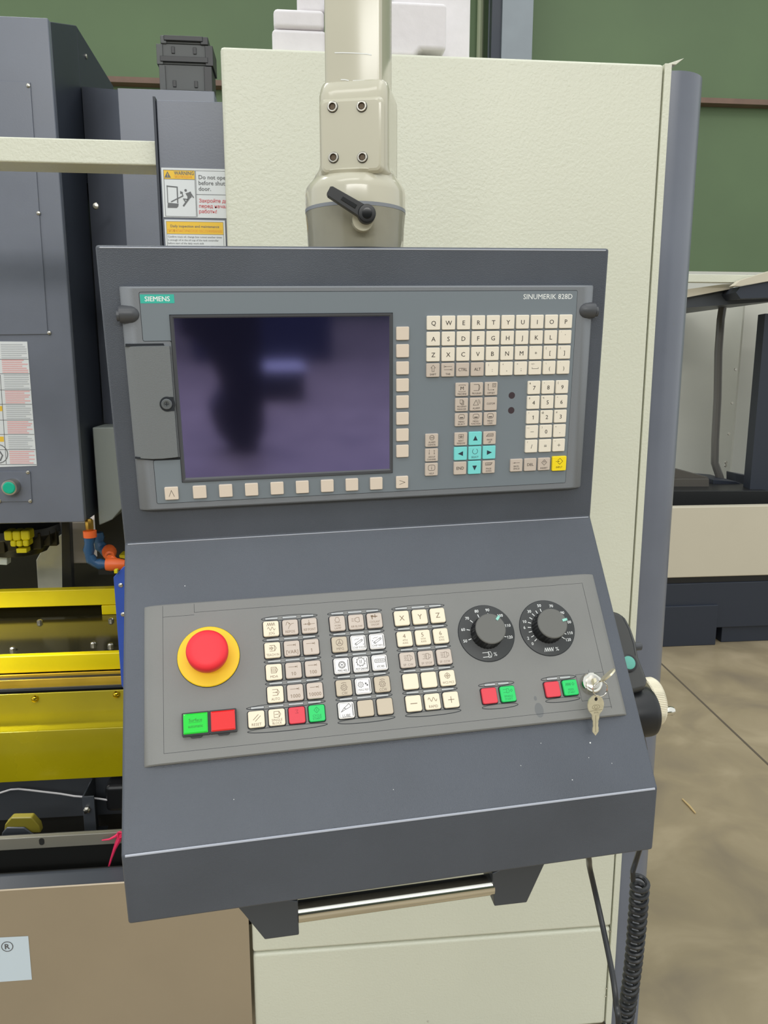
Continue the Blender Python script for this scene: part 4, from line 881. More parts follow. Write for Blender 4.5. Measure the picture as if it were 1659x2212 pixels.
NAVYINK = mat('ink_dark_blue', (38, 52, 66), .6)
for cx, cy, k in ((354, 157.8, 'u'), (338, 173.7, 'l'), (370, 173.7, 'r'), (354, 189.7, 'd')):
    pk(cx, cy, KCYAN, [('F', tri[k])], 'arrow_key', 14.4, 14.4, ink=NAVYINK)['label'] = 'light cyan arrow key'
pk(354, 173.7, KCYAN, [('S', circle(2.9, 14, 0, 1.9, 125, 415), .45), ('T', 'SELECT', 1.9, 0, -4.4, 8)], 'select_key', 14.4, 14.4, ink=NAVYINK)['label'] = 'light cyan SELECT key'
pk(337.8, 189.7, KGREY, [('T', 'END', 3.2, 0, 0, 8.2)], 'function_key')
pk(305.9, 158, KGREY, [('S', circle(2.5, 16, 0, 2.9, 20, 160), .4), ('S', circle(2.5, 16, 0, 2.9, 200, 340), .4), ('S', [(-2.8, 3.4), (2.8, 3.4)], .35), ('S', [(-2.8, 2.3), (2.8, 2.3)], .35), ('T', 'ALARM', 1.7, 0, -2.0, 7.4), ('T', 'CANCEL', 1.7, 0, -4.7, 9)], 'function_key')
pk(305.9, 173.9, KGREY, [('T', '1', 1.6, -2.8, 5.0), ('T', 'n', 1.8, 2.8, 5.0), ('S', [(-2.8, 3.8), (-2.8, 1.2)], .35), ('S', [(2.8, 3.8), (2.8, 1.2)], .35), ('F', [(-2.8, .6), (-3.4, 1.8), (-2.2, 1.8)]), ('F', [(2.8, .6), (2.2, 1.8), (3.4, 1.8)]), ('T', 'GROUP', 1.7, 0, -2.0, 7.4), ('T', 'CHANNEL', 1.7, 0, -4.7, 10)], 'function_key')
pk(305.9, 189.6, KGREY, [('S', rrect(7.4, 6.0, 2.0, 3, 0, 1.8), .4, 1), ('T', 'i', 3.8, 0, 1.8), ('T', 'HELP', 1.8, 0, -4.5, 5.4)], 'function_key', bold=0)
for i in range(8): pk(274.1, 46.6+17.4*i, KSOFT, (), 'soft_key', 13.2, 13.2)
for i in range(8): pk(61.9+26.25*i, 202.3, KSOFT, (), 'soft_key', 13.4, 13.2)
pk(34.0, 202.3, KSOFT, [('S', [(-2.6, -3.2), (0, 3.2), (2.6, -3.2)], .4)], 'soft_key', 13.4, 13.2)
pk(273.8, 202.3, KSOFT, [('S', [(-3, 2.2), (3, 0), (-3, -2.2)], .4)], 'soft_key', 13.2, 13.2)

# --- machine control plate on the sloping console
def mcp_prof(w_):
    e = [(0, .4), (1.0, 2.0), (5, 3.9), (11, 5.3), (18, 6.0)]
    return e+[(w_-x, z) for x, z in reversed(e)]
MCP = plate_body(483, 155, mcp_prof(483), [MGREY], 1.2).build('machine_control_plate', PEND, loc=B0, rot=(-AB, 0, 0), smooth=40)
MCP['label'] = 'grey machine control plate on the sloping console'
def ms(g, name, **k): return g.build(name, MCP, scale=.001, **k)
g = G([GROOVE])
for P in ([(18.5, 2.0), (18.4, 145.2)], [(18.4, 145.2), (466, 145.4)], [(465.8, 147.2), (465.6, 11)], [(49.2, 10.9), (465.6, 10.9)], [(49.2, 2), (49.2, 10.9)], [(18.6, 13.5), (49.0, 13.5)]): g.stroke(mm(P), .3, 6.03, 0)
g.stroke(mm([(434.9, 109.6), (465.4, 109.6)]), .3, 6.03, 0); g.stroke(mm([(434.9, 109.6), (435.6, 137)]), .3, 6.03, 0); g.stroke(mm([(435.6, 137), (466, 137)]), .3, 6.03, 0); g.stroke(mm([(450, 106), (450, 109.6)]), .3, 6.03, 0)
ms(g, 'plate_seam', smooth=0)
CREAMK, INKM = KYEL, mat('legend_ink_brown', (126, 104, 80), .6)
def mk(cx, cy, m, leg=(), ink=INKM, extra=None, name='key', bold=0.):
    g_ = G([GROOVE]); g_.prism(rrect(17.4, 17.4, 2.2, 3), 0, .12); 
    o = key(MCP, name, cx, cy, 15.6, 15.6, 6.15, 9.2, m, leg, ink, 1.9, bold, .5, extra)
    g_.build('key_recess', MCP, scale=.001, loc=(cx/1000, -cy/1000, 5.99/1000), smooth=0); return o
def incr(s): return arrow(-4.6, 3.6, 3.4, .4, 1.8, True)+[('T', s, 3.4, 0, -3.4, 13)]
wave = [(-4+.5*i, 0) for i in range(17)]
def zig(x0, x1, y, h, n): return [(x0+(x1-x0)*i/n, y+(h if i % 2 else -h)) for i in range(n+1)]
def sine(x0, x1, y, h, c, n=28): return [(x0+(x1-x0)*i/n, y+h*math.sin(2*math.pi*c*i/n)) for i in range(n+1)]
def progbox(y, s=1.): return [('S', [(-2.6, y+2.8), (2.2, y+2.8), (3.8, y), (2.2, y-2.8), (-2.6, y-2.8)], .45), ('S', [(2.2, y+2.8), (2.2, y-2.8)], .45)]
R1, R2, R3, R4, R5 = 34.9, 56.9, 78.9, 100.8, 122.7
mk(124.3, R1, CREAMK, [('S', zig(-4, 4, 4.4, 1.5, 8), .45), ('S', sine(-3.6, 4.0, -.2, 1.6, 2), .45), ('T', 'JOG', 2.6, .3, -4.8, 6)])
mk(143.6, R1, KGREY, [('S', [(-4.2, 2.2), (-3.4, 5.0), (-2.6, 5.6), (-.4, 3.6)], .4), ('F', [(.6, 3.0), (-1.0, 4.6), (-1.6, 3.2)]), ('S', [(3.6, 3.8), (1.4, 3.4), (-.8, 1.2), (-2.0, -1.6)], .4), ('T', 'REPOS', 2.5, -.4, -4.6, 9.4)])
mk(162.9, R1, KGREY, [('S', [(-6, 1.6), (5.4, 1.8)], .4), ('F', [(-2.2, 1.8), (-4.2, 2.5), (-4.2, 1.1)]), ('S', [(-.2, 5.8), (-.2, 1)], .4), ('C', 1.2, -.2, 1.7, .45), ('T', 'REF.POINT', 2.4, 0, -4.0, 12)])
mk(124.3, R2, CREAMK, progbox(1.8)+[('S', [(-.8, 3.4), (.8, 1.8), (-.8, .2), (-2.2, 1.8)], .4, 1), ('S', [(-2.8, 3.0), (-2.8, .6)], .4), ('C', .6, -.7, 1.8, .3), ('T', 'TEACH IN', 2.4, 0, -4.8, 12.6)])
mk(143.6, R2, KGREY, incr('[VAR]')); mk(162.9, R2, KGREY, incr('1'))
mk(124.3, R3, CREAMK, progbox(1.8)+[('S', [(-2.6, 4.6), (-2.6, -1)], .4), ('S', rrect(3.2, 3.2, .6, 2, -.4, 1.8), .35, 1), ('C', .7, -.4, 1.8, .3), ('T', 'MDA', 2.4, 0, -4.6, 7.6)])
mk(143.6, R3, KGREY, incr('10')); mk(162.9, R3, KGREY, incr('100'))
mk(124.3, R4, CREAMK, progbox(1.8)+arrow(-2.4, 2.2, 1.8, .45, 1.6)+[('T', 'AUTO', 2.5, 0, -4.6, 8.2)])
mk(143.6, R4, KGREY, incr('1000')); mk(162.9, R4, KGREY, incr('10000'))
mk(104.8, R5, CREAMK, [('S', [(-3.0, -.6), (2.0, 4.2)], .5), ('S', [(-1.0, -2.0), (4.0, 2.8)], .5), ('T', 'RESET', 2.5, 0, -5.0, 9.2)])
mk(124.3, R5, CREAMK, progbox(2.6)+[('S', [(-2.6, 5.4), (-2.6, -.2)], .4)]+arrow(-1.8, 1.4, 2.6, .4, 1.2)+[('T', 'SINGLE', 2.2, 0, -2.6, 11), ('T', 'BLOCK', 2.2, 0, -5.6, 9)])
mk(143.6, R5, KRED, [('S', [(-1.4, 5.0), (1.4, 5.0), (0, 3.4), (1.4, 1.8), (-1.4, 1.8)], .35)], INKR, name='stop_key')['label'] = 'red cycle stop key'
mk(162.9, R5, KGREEN, [('S', [(0, 5.8), (2.6, 3.0), (0, .2), (-2.6, 3.0)], .4, 1), ('S', [(0, 4.2), (0, 1.8)], .4), ('T', 'CYCLE', 2.2, 0, -2.4, 8.4), ('T', 'START', 2.2, 0, -5.2, 8.6)], INKG, name='start_key')['label'] = 'green CYCLE START key'
def gear(r, n, cx, cy):
    P = []
    for i in range(n):
        a = 2*math.pi*i/n; da = 2*math.pi/n
        for f, q in ((.0, r), (.25, r), (.35, r*.8), (.85, r*.8), (.95, r)): P.append((cx+q*math.cos(a+da*f), cy+q*math.sin(a+da*f)))
    return P
KT = KGREY
mk(191.7, R1, KGREY, [('S', [(-1.2, 6.2), (1.2, 6.2), (2.4, 3.2), (1.4, 1.4), (-1.4, 1.4), (-2.4, 3.2)], .4, 1)]+[('S', [(x, .9), (x*1.4, .0)], .3) for x in (-2.2, -1.1, 0, 1.1, 2.2)]+[('T', 'WORK', 1.9, 0, -2.4, 6.6), ('T', 'LAMP', 1.9, 0, -5.2, 6.6)])
mk(211.0, R1, KGREY, [('S', [(-1.2, 3.4), (1.6, 4.6), (3.4, 4.2), (3.4, .0), (1.6, -.4), (-1.2, .8)], .45, 1)]+[('S', [(-4.6, 3.6-1.5*i), (-2.6, 3.6-1.5*i)], .35) for i in range(3)]+[('T', 'AIR BLOW', 2.2, 0, -4.8, 12)])
mk(230.3, R1, KGREY, [('F', [(-3.6, 5.6), (-1, 5.6), (-1, 4.6), (3.2, 4.6), (3.2, 3.6), (-3.6, 3.6)]), ('S', [(-2.4, 3.6), (-2.4, 1.6)], .9), ('S', [(.8, 6.2), (.8, 3)], .8), ('T', 'COOLANT', 2.1, 0, -1.4, 11), ('T', 'ON/OFF', 2.0, 0, -4.6, 8.6)])
mk(191.7, R2, KTAN, [('C', 3.4, 0, 1.8, .5), ('C', .9, 0, 1.4, .5), ('S', [(0, 2.2), (0, 5)], .5), ('S', [(-.7, .9), (-2.8, -.1)], .5), ('S', [(.7, .9), (2.8, -.1)], .5), ('T', 'MPG', 2.6, .2, -4.6, 7.2)], INKL)
INKD = mat('insert_ink', (60, 62, 68), .6)
def paper(g, z): g.stroke(rrect(13.4, 13.4, 1.2, 2), .22, z, 1, True); g.stroke([(6.2, 5.5), (6.2, -5.5)], .5, z, 1)
INKM2 = mat('insert_ink_light', (150, 154, 160), .6)
def chip(rev): return [('S', rrect(6.8, 2.6, 1.3, 3)[0:0] or [(-3.2, -1.8), (-2.6, -2.4), (3.8, 1.6), (4.4, 2.6), (3.6, 3.4), (-3.4, -.6), (-3.8, -1.4)], .4, 1), ('C', .7, -2.6, -1.4, .3), ('C', .7, 3.4, 2.4, .3), ('S', [(-4, 2.8), (-2, 4.0), (-.6, 3.4), (1, 4.6)], .3), ('F', [(4.6, -1.2), (5.6, -1.8), (4.6, -2.6)] if not rev else [(-5.6, .6), (-4.4, 1.4), (-4.2, .2)])]
mk(211.0, R2, KPAPER, chip(False)+[('T', 'CHIP FWD', 1.9, -.2, -4.8, 11.6)], INKD, paper, 'insert_key')
mk(230.3, R2, KPAPER, chip(True)+[('T', 'CHIP REV', 1.9, -.2, -4.4, 11.0)], INKD, paper, 'insert_key')
mk(191.7, R3, KPAPER, [('C', 3.4, .2, 1.0, .5), ('C', 2.2, .2, 1.0, .3)]+[('C', .5, .2+2.8*math.cos(a), 1+2.8*math.sin(a), .3) for a in [i*math.pi/4 for i in range(8)]]+[('F', circle(.8, 8, .2, 1.0)), ('T', 'MAG ADJ', 2.0, .2, -4.6, 9.0)], INKD, paper, 'insert_key', .02)
mk(211.0, R3, KPAPER, [('S', gear(4.6, 10, .1, 2.4), .5, 1), ('S', [(-.8, 4.2), (-.8, .8)], .5), ('S', [(.8, 4.2), (.8, .8)], .5), ('T', 'POT DN/UP', 2.0, .2, -4.8, 11)], INKD, paper, 'insert_key', .02)
mk(230.3, R3, KPAPER, [('S', rrect(10.4, 3.4, 1.0, 2, .2, 1.8), .45, 1)]+[('C', .7, -3.2+2.2*i, 1.8, .35) for i in range(4)]+[('T', 'ATC RES', 2.0, .4, -4.0, 7.6)], INKD, paper, 'insert_key', .02)
mk(191.7, R4, KTAN, [('S', circle(4.4, 9, .2, .6, 125, 60), .5), ('S', gear(3.2, 8, 0, .2), .45, 1), ('C', 1.3, 0, .2, .45), ('T', 'CW', 2.7, .2, -5.4, 5.6)], INKL)
mk(211.0, R4, KPAPER, [('S', gear(2.8, 8, -2.4, 1.4), .4, 1), ('C', 1.0, -2.4, 1.4, .35), ('F', [(2.0, 3.0), (3.4, 3.0), (3.4, 1.4), (2.0, 1.4)]), ('F', [(3.4, 1.4), (4.8, 1.4), (4.8, -.2), (3.4, -.2)]), ('T', 'MAG REF', 2.0, 0, -3.8, 10)], INKD, paper, 'insert_key')
mk(230.3, R4, KTAN, [('S', circle(4.4, 9, .2, .6, 120, 55), .5), ('S', gear(3.2, 8, 0, .2), .45, 1), ('C', 1.3, 0, .2, .45), ('T', 'CCW', 2.7, .2, -5.4, 7.6)], INKL)
mk(191.7, R5, KPAPER, [('S', [(-5.2, -1.6), (-.4, 1.0), (-1.8, 2.4)], .45, 1), ('S', [(-1.8, 2.2), (3.0, 6.0), (4.8, 3.8), (4.2, 2.8), (-.2, .8)], .45, 1), ('T', 'LUBE', 2.7, -.2, -5.2, 7.8)], INKD, paper, 'insert_key')
mk(211.0, R5, KTAN); mk(230.3, R5, KTAN)
for i, c in enumerate('XYZ'): mk(259.0+19.2*i, R1, CREAMK, [('T', c, 5.2, 0, 0)])
for i in range(3): mk(259.1+19.2*i, R2, CREAMK, [('T', str(4+i), 4.2, -.3, 2.8), ('T', f'{4+i}TH' if i != 1 else '5TH', 1.9, 0, -1.6, 5.4), ('T', 'AXIS', 1.9, 0, -4.4, 6.2)])
for i, s_ in enumerate(('SP. CW', 'SP. STOP', 'SP. CCW')):
    mk(259.2+19.2*i, R3, KGREY, [('S', [(-3.6, 4.2), (.4, 4.2)], .4), ('S', [(-3.6, -.4), (.4, -.4)], .4), ('S', [(.4, 4.8), (2.8, 4.8), (2.8, -1.0), (.4, -1.0)], .4, 1), ('S', [(2.8, 4.2), (4.8, 3.4), (4.8, .6), (2.8, -.2)], .4), ('C', 1.0, -.9 if i == 1 else -2.2, 1.9, .35), ('T', s_, 2.2, 0, -5.0, 11)], INKL)
mk(259.3, R4, CREAMK); mk(278.4, R4, CREAMK)
mk(297.6, R4, CREAMK, [('C', 2.6, 0, 2.2, .45), ('C', 1.2, 0, 2.2, .4), ('S', [(-3.6, 2.2), (3.6, 2.2)], .3), ('S', [(0, 5.6), (0, -1.0)], .3), ('T', 'WCS MCS', 2.3, 0, -4.6, 12)])
mk(259.4, R5, CREAMK, [('S', [(-3.2, -.2), (3.2, -.2)], .7)]); mk(278.6, R5, CREAMK, [('S', sine(-4.4, 4.6, 2.0, 1.8, 2), .5), ('T', 'RAPID', 2.6, .2, -4.8, 9)]); mk(297.8, R5, CREAMK, [('S', [(-3, 0), (3, 0)], .6), ('S', [(0, -3), (0, 3)], .6)])
mk(338.0, 122.6, KRED, (), INKR, name='stop_key')['label'] = 'red spindle stop key'
mk(357.6, 122.6, KGREEN, [('S', [(-4.6, 4.6), (-1, 4.6)], .35), ('S', [(-4.6, 1.6), (-1, 1.6)], .35), ('S', [(-1, 5.2), (1, 5.2), (1.8, 3.1), (1, 1.0), (-1, 1.0)], .35, 1), ('S', [(4, 4.4), (5.2, 3.1), (4, 1.8), (2.8, 3.1)], .35, 1), ('T', 'SPINDLE', 2.0, 0, -2.4, 9), ('T', 'START', 2.0, 0, -5.2, 8)], INKG, name='start_key')['label'] = 'green SPINDLE START key'
mk(405.7, 122.5, KRED, (), INKR, name='stop_key')['label'] = 'red feed stop key'
mk(425.2, 122.5, KGREEN, [('S', zig(-4.8, .8, 3.4, 1.4, 7), .4), ('S', [(3.2, 4.8), (4.6, 3.4), (3.2, 2.0), (1.8, 3.4)], .35, 1), ('T', 'FEED', 2.0, 0, -2.2, 7), ('T', 'START', 2.0, 0, -5.0, 8)], INKG, name='start_key')['label'] = 'green FEED START key'
# oval lamp strips above each row and empty ovals below the blocks
def oval(cx, cy, a, b=2.5, leds=()):
    g = G([GROOVE, DGREY]); P = [(cx+a*math.copysign(abs(math.cos(t_))**.9, math.cos(t_)), -cy+b*math.sin(t_)) for t_ in [2*math.pi*i/40 for i in range(40)]]
    g.stroke(P, .5, 6.06, 0, True); g.stroke([(x, y+.28) for x, y in P[20:]+P[:1]], .25, 6.055, 0)
    ms(g, 'oval_groove', smooth=0)
    for lx, wl in leds:
        g = G([LENS, GROOVE]); g.prism(rrect(wl+.6, 2.5, .5, 2), 0, .1, 1); g.prism(rrect(wl, 1.7, .35, 2), 0, .45, 0); g.build('indicator_window', MCP, scale=.001, loc=(lx/1000, -cy/1000, 6.0/1000), smooth=0)
for x0, rws in ((143.6, (R1, R2, R3, R4)), (211.0, (R1, R2, R3, R4, R5)), (278.3, (R1, R2, R3, R4, R5))):
    for r_ in rws: oval(x0, r_-11.2, 28.4, 2.5, ((x0-18.2, 12.6), (x0, 14.2), (x0+18.2, 12.6)))
oval(134.1, R5-11.2, 38.3, 2.5, ((106.4, 12.4), (124.3, 14.2), (143.6, 14.2), (161.6, 12.6)))
oval(134.1, 133.6, 38.3, 2.4); oval(211.0, 133.6, 28.4, 2.4); oval(278.4, 133.6, 28.6, 2.4)
oval(348, R5-11.5, 19, 2.3, ((341, 11.4), (355.4, 11.4))); oval(348, 133.6, 19, 2.3); oval(415.4, R5-11.4, 19, 2.3, ((408.2, 11.4), (422.6, 11.4))); oval(415.4, 133.6, 18.8, 2.3)

# --- emergency stop, lit buttons, dials and key switch: parts of the pendant, frames parallel to the slope
def on_mcp(cx, cy):
    M = Matrix.Translation(B0) @ Matrix.Rotation(-AB, 4, 'X'); return M @ Vector((cx/1000, -cy/1000, 0))
def mpart(g, name, cx, cy, **k): return g.build(name, PEND, scale=.001, loc=on_mcp(cx, cy), rot=(-AB, 0, 0), **k)
g = G([ESTOPY, GROOVE]); g.lathe([(30.4, 6.0), (30.4, 6.5)], 1, 56); g.lathe([(30.0, 6.2), (30.0, 7.6), (29.2, 8.2), (12, 8.2)], 0, 56)
ES = mpart(g, 'emergency_stop', 62, 57.3); ES['label'] = 'yellow collar of the emergency stop button'
g = G([ESTOPR]); g.lathe([(11, 7), (11, 17), (13.5, 17.5), (18.6, 20), (19.8, 22.5), (19.9, 31), (19.2, 33.6), (17.2, 35.4), (13, 36.4), (7, 36.8), (.05, 36.9)], 0, 56); o = g.build('button_head', ES, scale=.001); o['label'] = 'red mushroom head'
def litbtn(cx, cy, m, lab, txt=None):
    g = G([BLACK]); g.prism(rrect(25.4, 21.6, .8, 2), 5.9, 11.5); g.prism(rrect(11, 4, 1.8, 3, 0, -10.6), 5.9, 8.5); o = mpart(g, 'lit_button', cx, cy, smooth=0, label='black square button frame')
    g = G([m, mat('lit_text_dark', (10, 110, 30), .5)])
    g.loft([[(x, y, z) for x, y in rrect(w_, h_, .6, 2)] for w_, h_, z in ((22.4, 18.6, 9), (22.4, 18.6, 13.4), (20.2, 16.4, 14.4))])
    if txt:
        g.text('Surface', 2.9, 0, 3.0, 14.46, 1, maxw=12.5); g.text('automatic', 2.9, 0, -2.6, 14.46, 1, maxw=13.5); g.stroke([(-6.2, .6), (6, .8)], .25, 14.46)
    o2 = g.build('button_cap', o, scale=.001, smooth=20); o2['label'] = lab
litbtn(48.3, 121.6, LGREEN, 'bright green transparent cap', True); litbtn(73.7, 121.6, LRED, 'bright red transparent cap')
def dial(cx, cy, nums, ticks, icon, ptr, lab):
    g = G([mat('dial_black', (48, 50, 50), .42), WHITE, GROOVE]); g.lathe([(30.6, 5.9), (30.6, 6.35)], 2, 56); g.lathe([(30.1, 6.0), (30.1, 6.8), (29.6, 7.0)], 0, 56)
    for s_, a in nums:
        t_ = math.radians(a); g.text(s_, 3.0, 25.2*math.sin(t_), 25.2*math.cos(t_), 7.04, 1, .01, maxw=6.0)
    for a in ticks:
        t_ = math.radians(a); g.stroke([(18.2*math.sin(t_), 18.2*math.cos(t_)), (21.2*math.sin(t_), 21.2*math.cos(t_))], .8, 7.04)
    icon(g)
    D = mpart(g, 'rotary_dial', cx, cy, smooth=30); D['label'] = lab
    g = G([BLACK, mat('knob_top_grey', (104, 104, 100), .6)])
    n = 30; 
    def fl(r, z): return [((r-(.5 if i % 2 else 0))*math.cos(2*math.pi*i/(2*n)), (r-(.5 if i % 2 else 0))*math.sin(2*math.pi*i/(2*n)), z) for i in range(2*n)]
    g.loft([fl(17.4, 7.0), fl(16.8, 14), fl(16.2, 22.6)]); g.lathe([(16.0, 22.4), (16.0, 23.4), (15.2, 24.1)], 1, 56)
    g.build('knob', D, scale=.001, smooth=25)
    g = G([mat('pointer_mint', (150, 214, 198), .4)]); t_ = math.radians(ptr); u = Vector((math.sin(t_), math.cos(t_))); v = Vector((u.y, -u.x))
    g.prism([tuple(u*a+v*b) for a, b in ((11.5, -1.3), (16.4, -1.3), (16.4, 1.3), (11.5, 1.3))], 23.8, 24.7); g.prism([tuple(u*a+v*b) for a, b in ((15.9, -1.3), (16.9, -1.3), (16.9, 1.3), (15.9, 1.3))], 18, 24.7)
    g.build('pointer', D, scale=.001, label='mint green pointer')
def ic1(g):
    g.stroke([(-8, -20.6), (-2, -20.6)], .6, 7.04); g.stroke([(-8, -25.2), (-2, -25.2)], .6, 7.04); g.stroke([(-2, -20), (.6, -20), (1.6, -22.9), (.6, -25.8), (-2, -25.8)], .5, 7.04, 1, True); g.stroke([(-2, -20), (0, -25.8)], .4, 7.04); g.text('%', 3.8, 5.4, -23, 7.04, 1)
def ic2(g): g.stroke(zig(-8, 2, -23.4, 2.0, 9), .55, 7.04); g.text('%', 3.8, 6.0, -23.4, 7.04, 1)
dial(347.1, 57.6, [('50', -105.2), ('60', -76.8), ('70', -46.3), ('80', -15.4), ('90', 12.2), ('100', 46), ('110', 76.1), ('120', 105)], [-105.5, -75.6, -45.7, -16.7, 14, 45, 76, 106], ic1, 42.1, 'spindle override dial, scale 50 to 120')
dial(414.5, 57.5, [('0', -128.5), ('2', -112.2), ('6', -84.9), ('10', -70), ('30', -40), ('50', -8.9), ('70', 22.1), ('90', 53.9), ('100', 80.6), ('110', 108), ('120', 126)], [-127.9, -113.6, -98.4, -84.3, -69.5, -54.2, -39.2, -24.6, -9.4, 22, 53, 84, 114, 129], ic2, 79.8, 'feed override dial, scale 0 to 120')
# key switch
g = G([CHROME, STEEL, BLACK]); g.lathe([(11.4, 6), (11.4, 8.6), (10.4, 13.0), (9.6, 13.6)], 0, 36)
for k in range(18):
    a = 2*math.pi*k/18; g.box(10.6*math.cos(a)-.5, 10.6*math.cos(a)+.5, 10.6*math.sin(a)-.5, 10.6*math.sin(a)+.5, 6.2, 9.8, 2)
g.lathe([(7.4, 13.4), (7.4, 14.6), (6.6, 15.0)], 1, 32); g.box(-.8, .8, -3.6, 3.6, 14.6, 15.1, 2)
mpart(g, 'key_switch', 448.5, 120.6, label='chrome key switch')
# finger smudge on the plate
g = G([mat('smudge_grey', (108, 110, 110), .35)])
g.prism([(x, y) for x, y in circle(4.6, 24, 388, -141.5, ry=7.4)], 5.98, 6.015); g.prism(circle(1.6, 16, 386.4, -129.5, ry=2.4), 5.98, 6.015); ms(g, 'smudge', smooth=0)['label'] = 'darker oily fingerprint'

# ---------------------------------------------------------------- keys hanging in the switch (frame of the control plate)
MM = PM @ Matrix.Translation(B0) @ Matrix.Rotation(-AB, 4, 'X')
KL = MM @ Vector((.4485, -.1206, .015))
t = thing('key_ring', 'two nickel keys on a split ring, one plugged into the chrome switch and one hanging', 'keys', KL, MM.to_euler())
OFF = Vector((448.5, -120.6, 15))
def kpart(g, name, **k):
    g.v = [tuple(Vector(v)-OFF) for v in g.v]; return g.build(name, t, scale=.001, **k)
def key_shape(g, M, blade=True, m=0):
    bow = [(8.7*math.sin(math.radians(a)), -10.5-10.5*math.cos(math.radians(a))*-1*-1) for a in range(0, 360, 12)]
    bow = [(8.7*math.sin(math.radians(a)), -10.6+10.2*math.cos(math.radians(a))) for a in range(0, 360, 12)]
    g.prism(bow, -.9, .9, 0, M)
    if blade:
        B = [(-3.9, -17), (-3.9, -24), (-2.8, -27.5), (-3.0, -29), (-2.6, -32), (-3.2, -34), (-3.2, -38), (0, -42), (3.2, -38), (3.2, -34), (2.6, -32), (3.0, -29), (2.8, -27.5), (3.9, -24), (3.9, -17)]
        g.prism(B, -.6, .6, 0, M); g.prism([(-5.8, -16.5), (5.8, -16.5), (3.9, -21), (-3.9, -21)], -.8, .8, 0, M)
        g.stroke([(0, -20), (0, -38)], .5, .63, 1, M=M); g.stroke([(-6.8, -16.2), (6.8, -15.6)], .4, .93, 1, M=M)
        g.stroke(circle(4.0, 20, 0, -12.4, ry=2.4), .35, .93, 1, True, M); g.stroke(circle(1.6, 12, 0, -12.4), .3, .93, 1, True, M)
        g.text('6418', 1.6, .2, -18.0, .93, 1, M=M)
        g.prism(circle(1.7, 14, 0, -4.2, ry=2.0), .86, .95, 2, M)
P0 = Vector((441.0, -135.6, 30)); P1 = Vector((439.8, -173.5, 9.5))
yy = (P0-P1).normalized(); xx = (Vector((1, .03, 0))-yy*yy.x).normalized(); zz = xx.cross(yy)
M = Matrix.Translation(P0) @ Matrix((xx, yy, zz)).transposed().to_4x4()
KI = mat('key_engraving', (120, 110, 84), .5)
g = G([NICKEL, KI, BLACK]); key_shape(g, M); kpart(g, 'hanging_key')
yy = Vector((-.05, .02, -1)).normalized(); xx = Vector((.80, .60, 0)); xx = (xx-yy*xx.dot(yy)).normalized(); zz = xx.cross(yy)
M = Matrix.Translation((450.0, -120.4, 37)) @ Matrix((xx, yy, zz)).transposed().to_4x4()
g = G([NICKEL, KI, BLACK]); key_shape(g, M, False); g.box(447.0, 450.0, -123.5, -117.5, 14.9, 20); kpart(g, 'inserted_key')
gv = Vector((-.02, -.82, -.57)); ux = Vector((.97, .0, -.2)).normalized(); C0 = Vector((445.8, -131.0, 33.0))
g = G([CHROME]); g.tube([C0+ux*8.6*math.cos(a)+gv*8.2*math.sin(a) for a in [2*math.pi*i/36 for i in range(36)]], .75, 8, closed=True); kpart(g, 'split_ring')

# ---------------------------------------------------------------- handwheel pendant on the right flank
MS = PM @ Matrix.Translation((0, -HA, 0)) @ Matrix.Rotation(-AB, 4, 'X')
HO = MS @ Vector((.519, -.180, -.06))
t = thing('handwheel_pendant', 'black handheld handwheel unit hanging on the right flank of the control box', 'handwheel', HO, MS.to_euler())
def hp(g, name, **k):
    g.v = [tuple(Vector(v)-Vector((519, -180, -60))) for v in g.v]; return g.build(name, t, scale=.001, **k)
HB_ = [(519.5, 104), (531, 104), (540, 107), (546, 114), (549.5, 126), (551, 142), (549.5, 160), (552, 178), (553, 186), (549, 196), (519.5, 200)]
g = G([mat('handwheel_body', (62, 62, 60), .3)]); g.prism([(x, -y) for x, y in HB_], -88, -30); hp(g, 'body', bevel=.006, seg=3)
g = G([GROOVE]); g.stroke([(541, -112), (545, -128), (546, -146), (545, -158)], .5, -29.9, 0); hp(g, 'body_seam', smooth=0)
RX = Matrix.Rotation(math.pi/2, 4, 'Y')
g = G([BLACK]); g.lathe([(27, 0), (28, 3), (28, 36), (27.2, 40.5), (25, 42.5)], 0, 48, Matrix.Translation((520, -215, -62)) @ RX); hp(g, 'wheel_housing', smooth=45)
n = 90
g = G([mat('wheel_aluminium', (232, 224, 200), .35, metal=.55)]); Mw = Matrix.Translation((567, -203, -80)) @ RX
def knurl(r, z): return [tuple(Mw @ Vector(((r-(.5 if i % 2 else 0))*math.cos(math.pi*i/n), (r-(.5 if i % 2 else 0))*math.sin(math.pi*i/n), z))) for i in range(2*n)]
g.loft([knurl(27, 0), knurl(28, 1.5), knurl(28, 12), knurl(26.6, 14.5)]); g.lathe([(9, -22), (9, 1)], 0, 24, Mw); hp(g, 'handwheel', smooth=25, label='bright knurled metal handwheel')
g = G([CHROME]); g.lathe([(3.6, 0), (4.6, 3), (5.4, 12), (4.2, 15)], 0, 20, Matrix.Translation((580, -217, -70)) @ RX); hp(g, 'crank_knob')
g = G([DGREY]); g.lathe([(6.5, 0), (6.5, 5), (4.8, 6), (4.8, 13), (3.6, 14)], 0, 20, Matrix.Translation((548, -145, -44)) @ RX); hp(g, 'selector_knob')
g = G([BLACK, GREENBTN2]); g.lathe([(10.2, -31), (10.2, -28), (8.0, -27)], 0, 28, Matrix.Translation((533.5, -166, 0))); g.lathe([(7.4, -28), (7.4, -26.4), (6.4, -25.8)], 1, 28, Matrix.Translation((533.5, -166, 0))); o = hp(g, 'enable_button'); o['label'] = 'dull green round button'
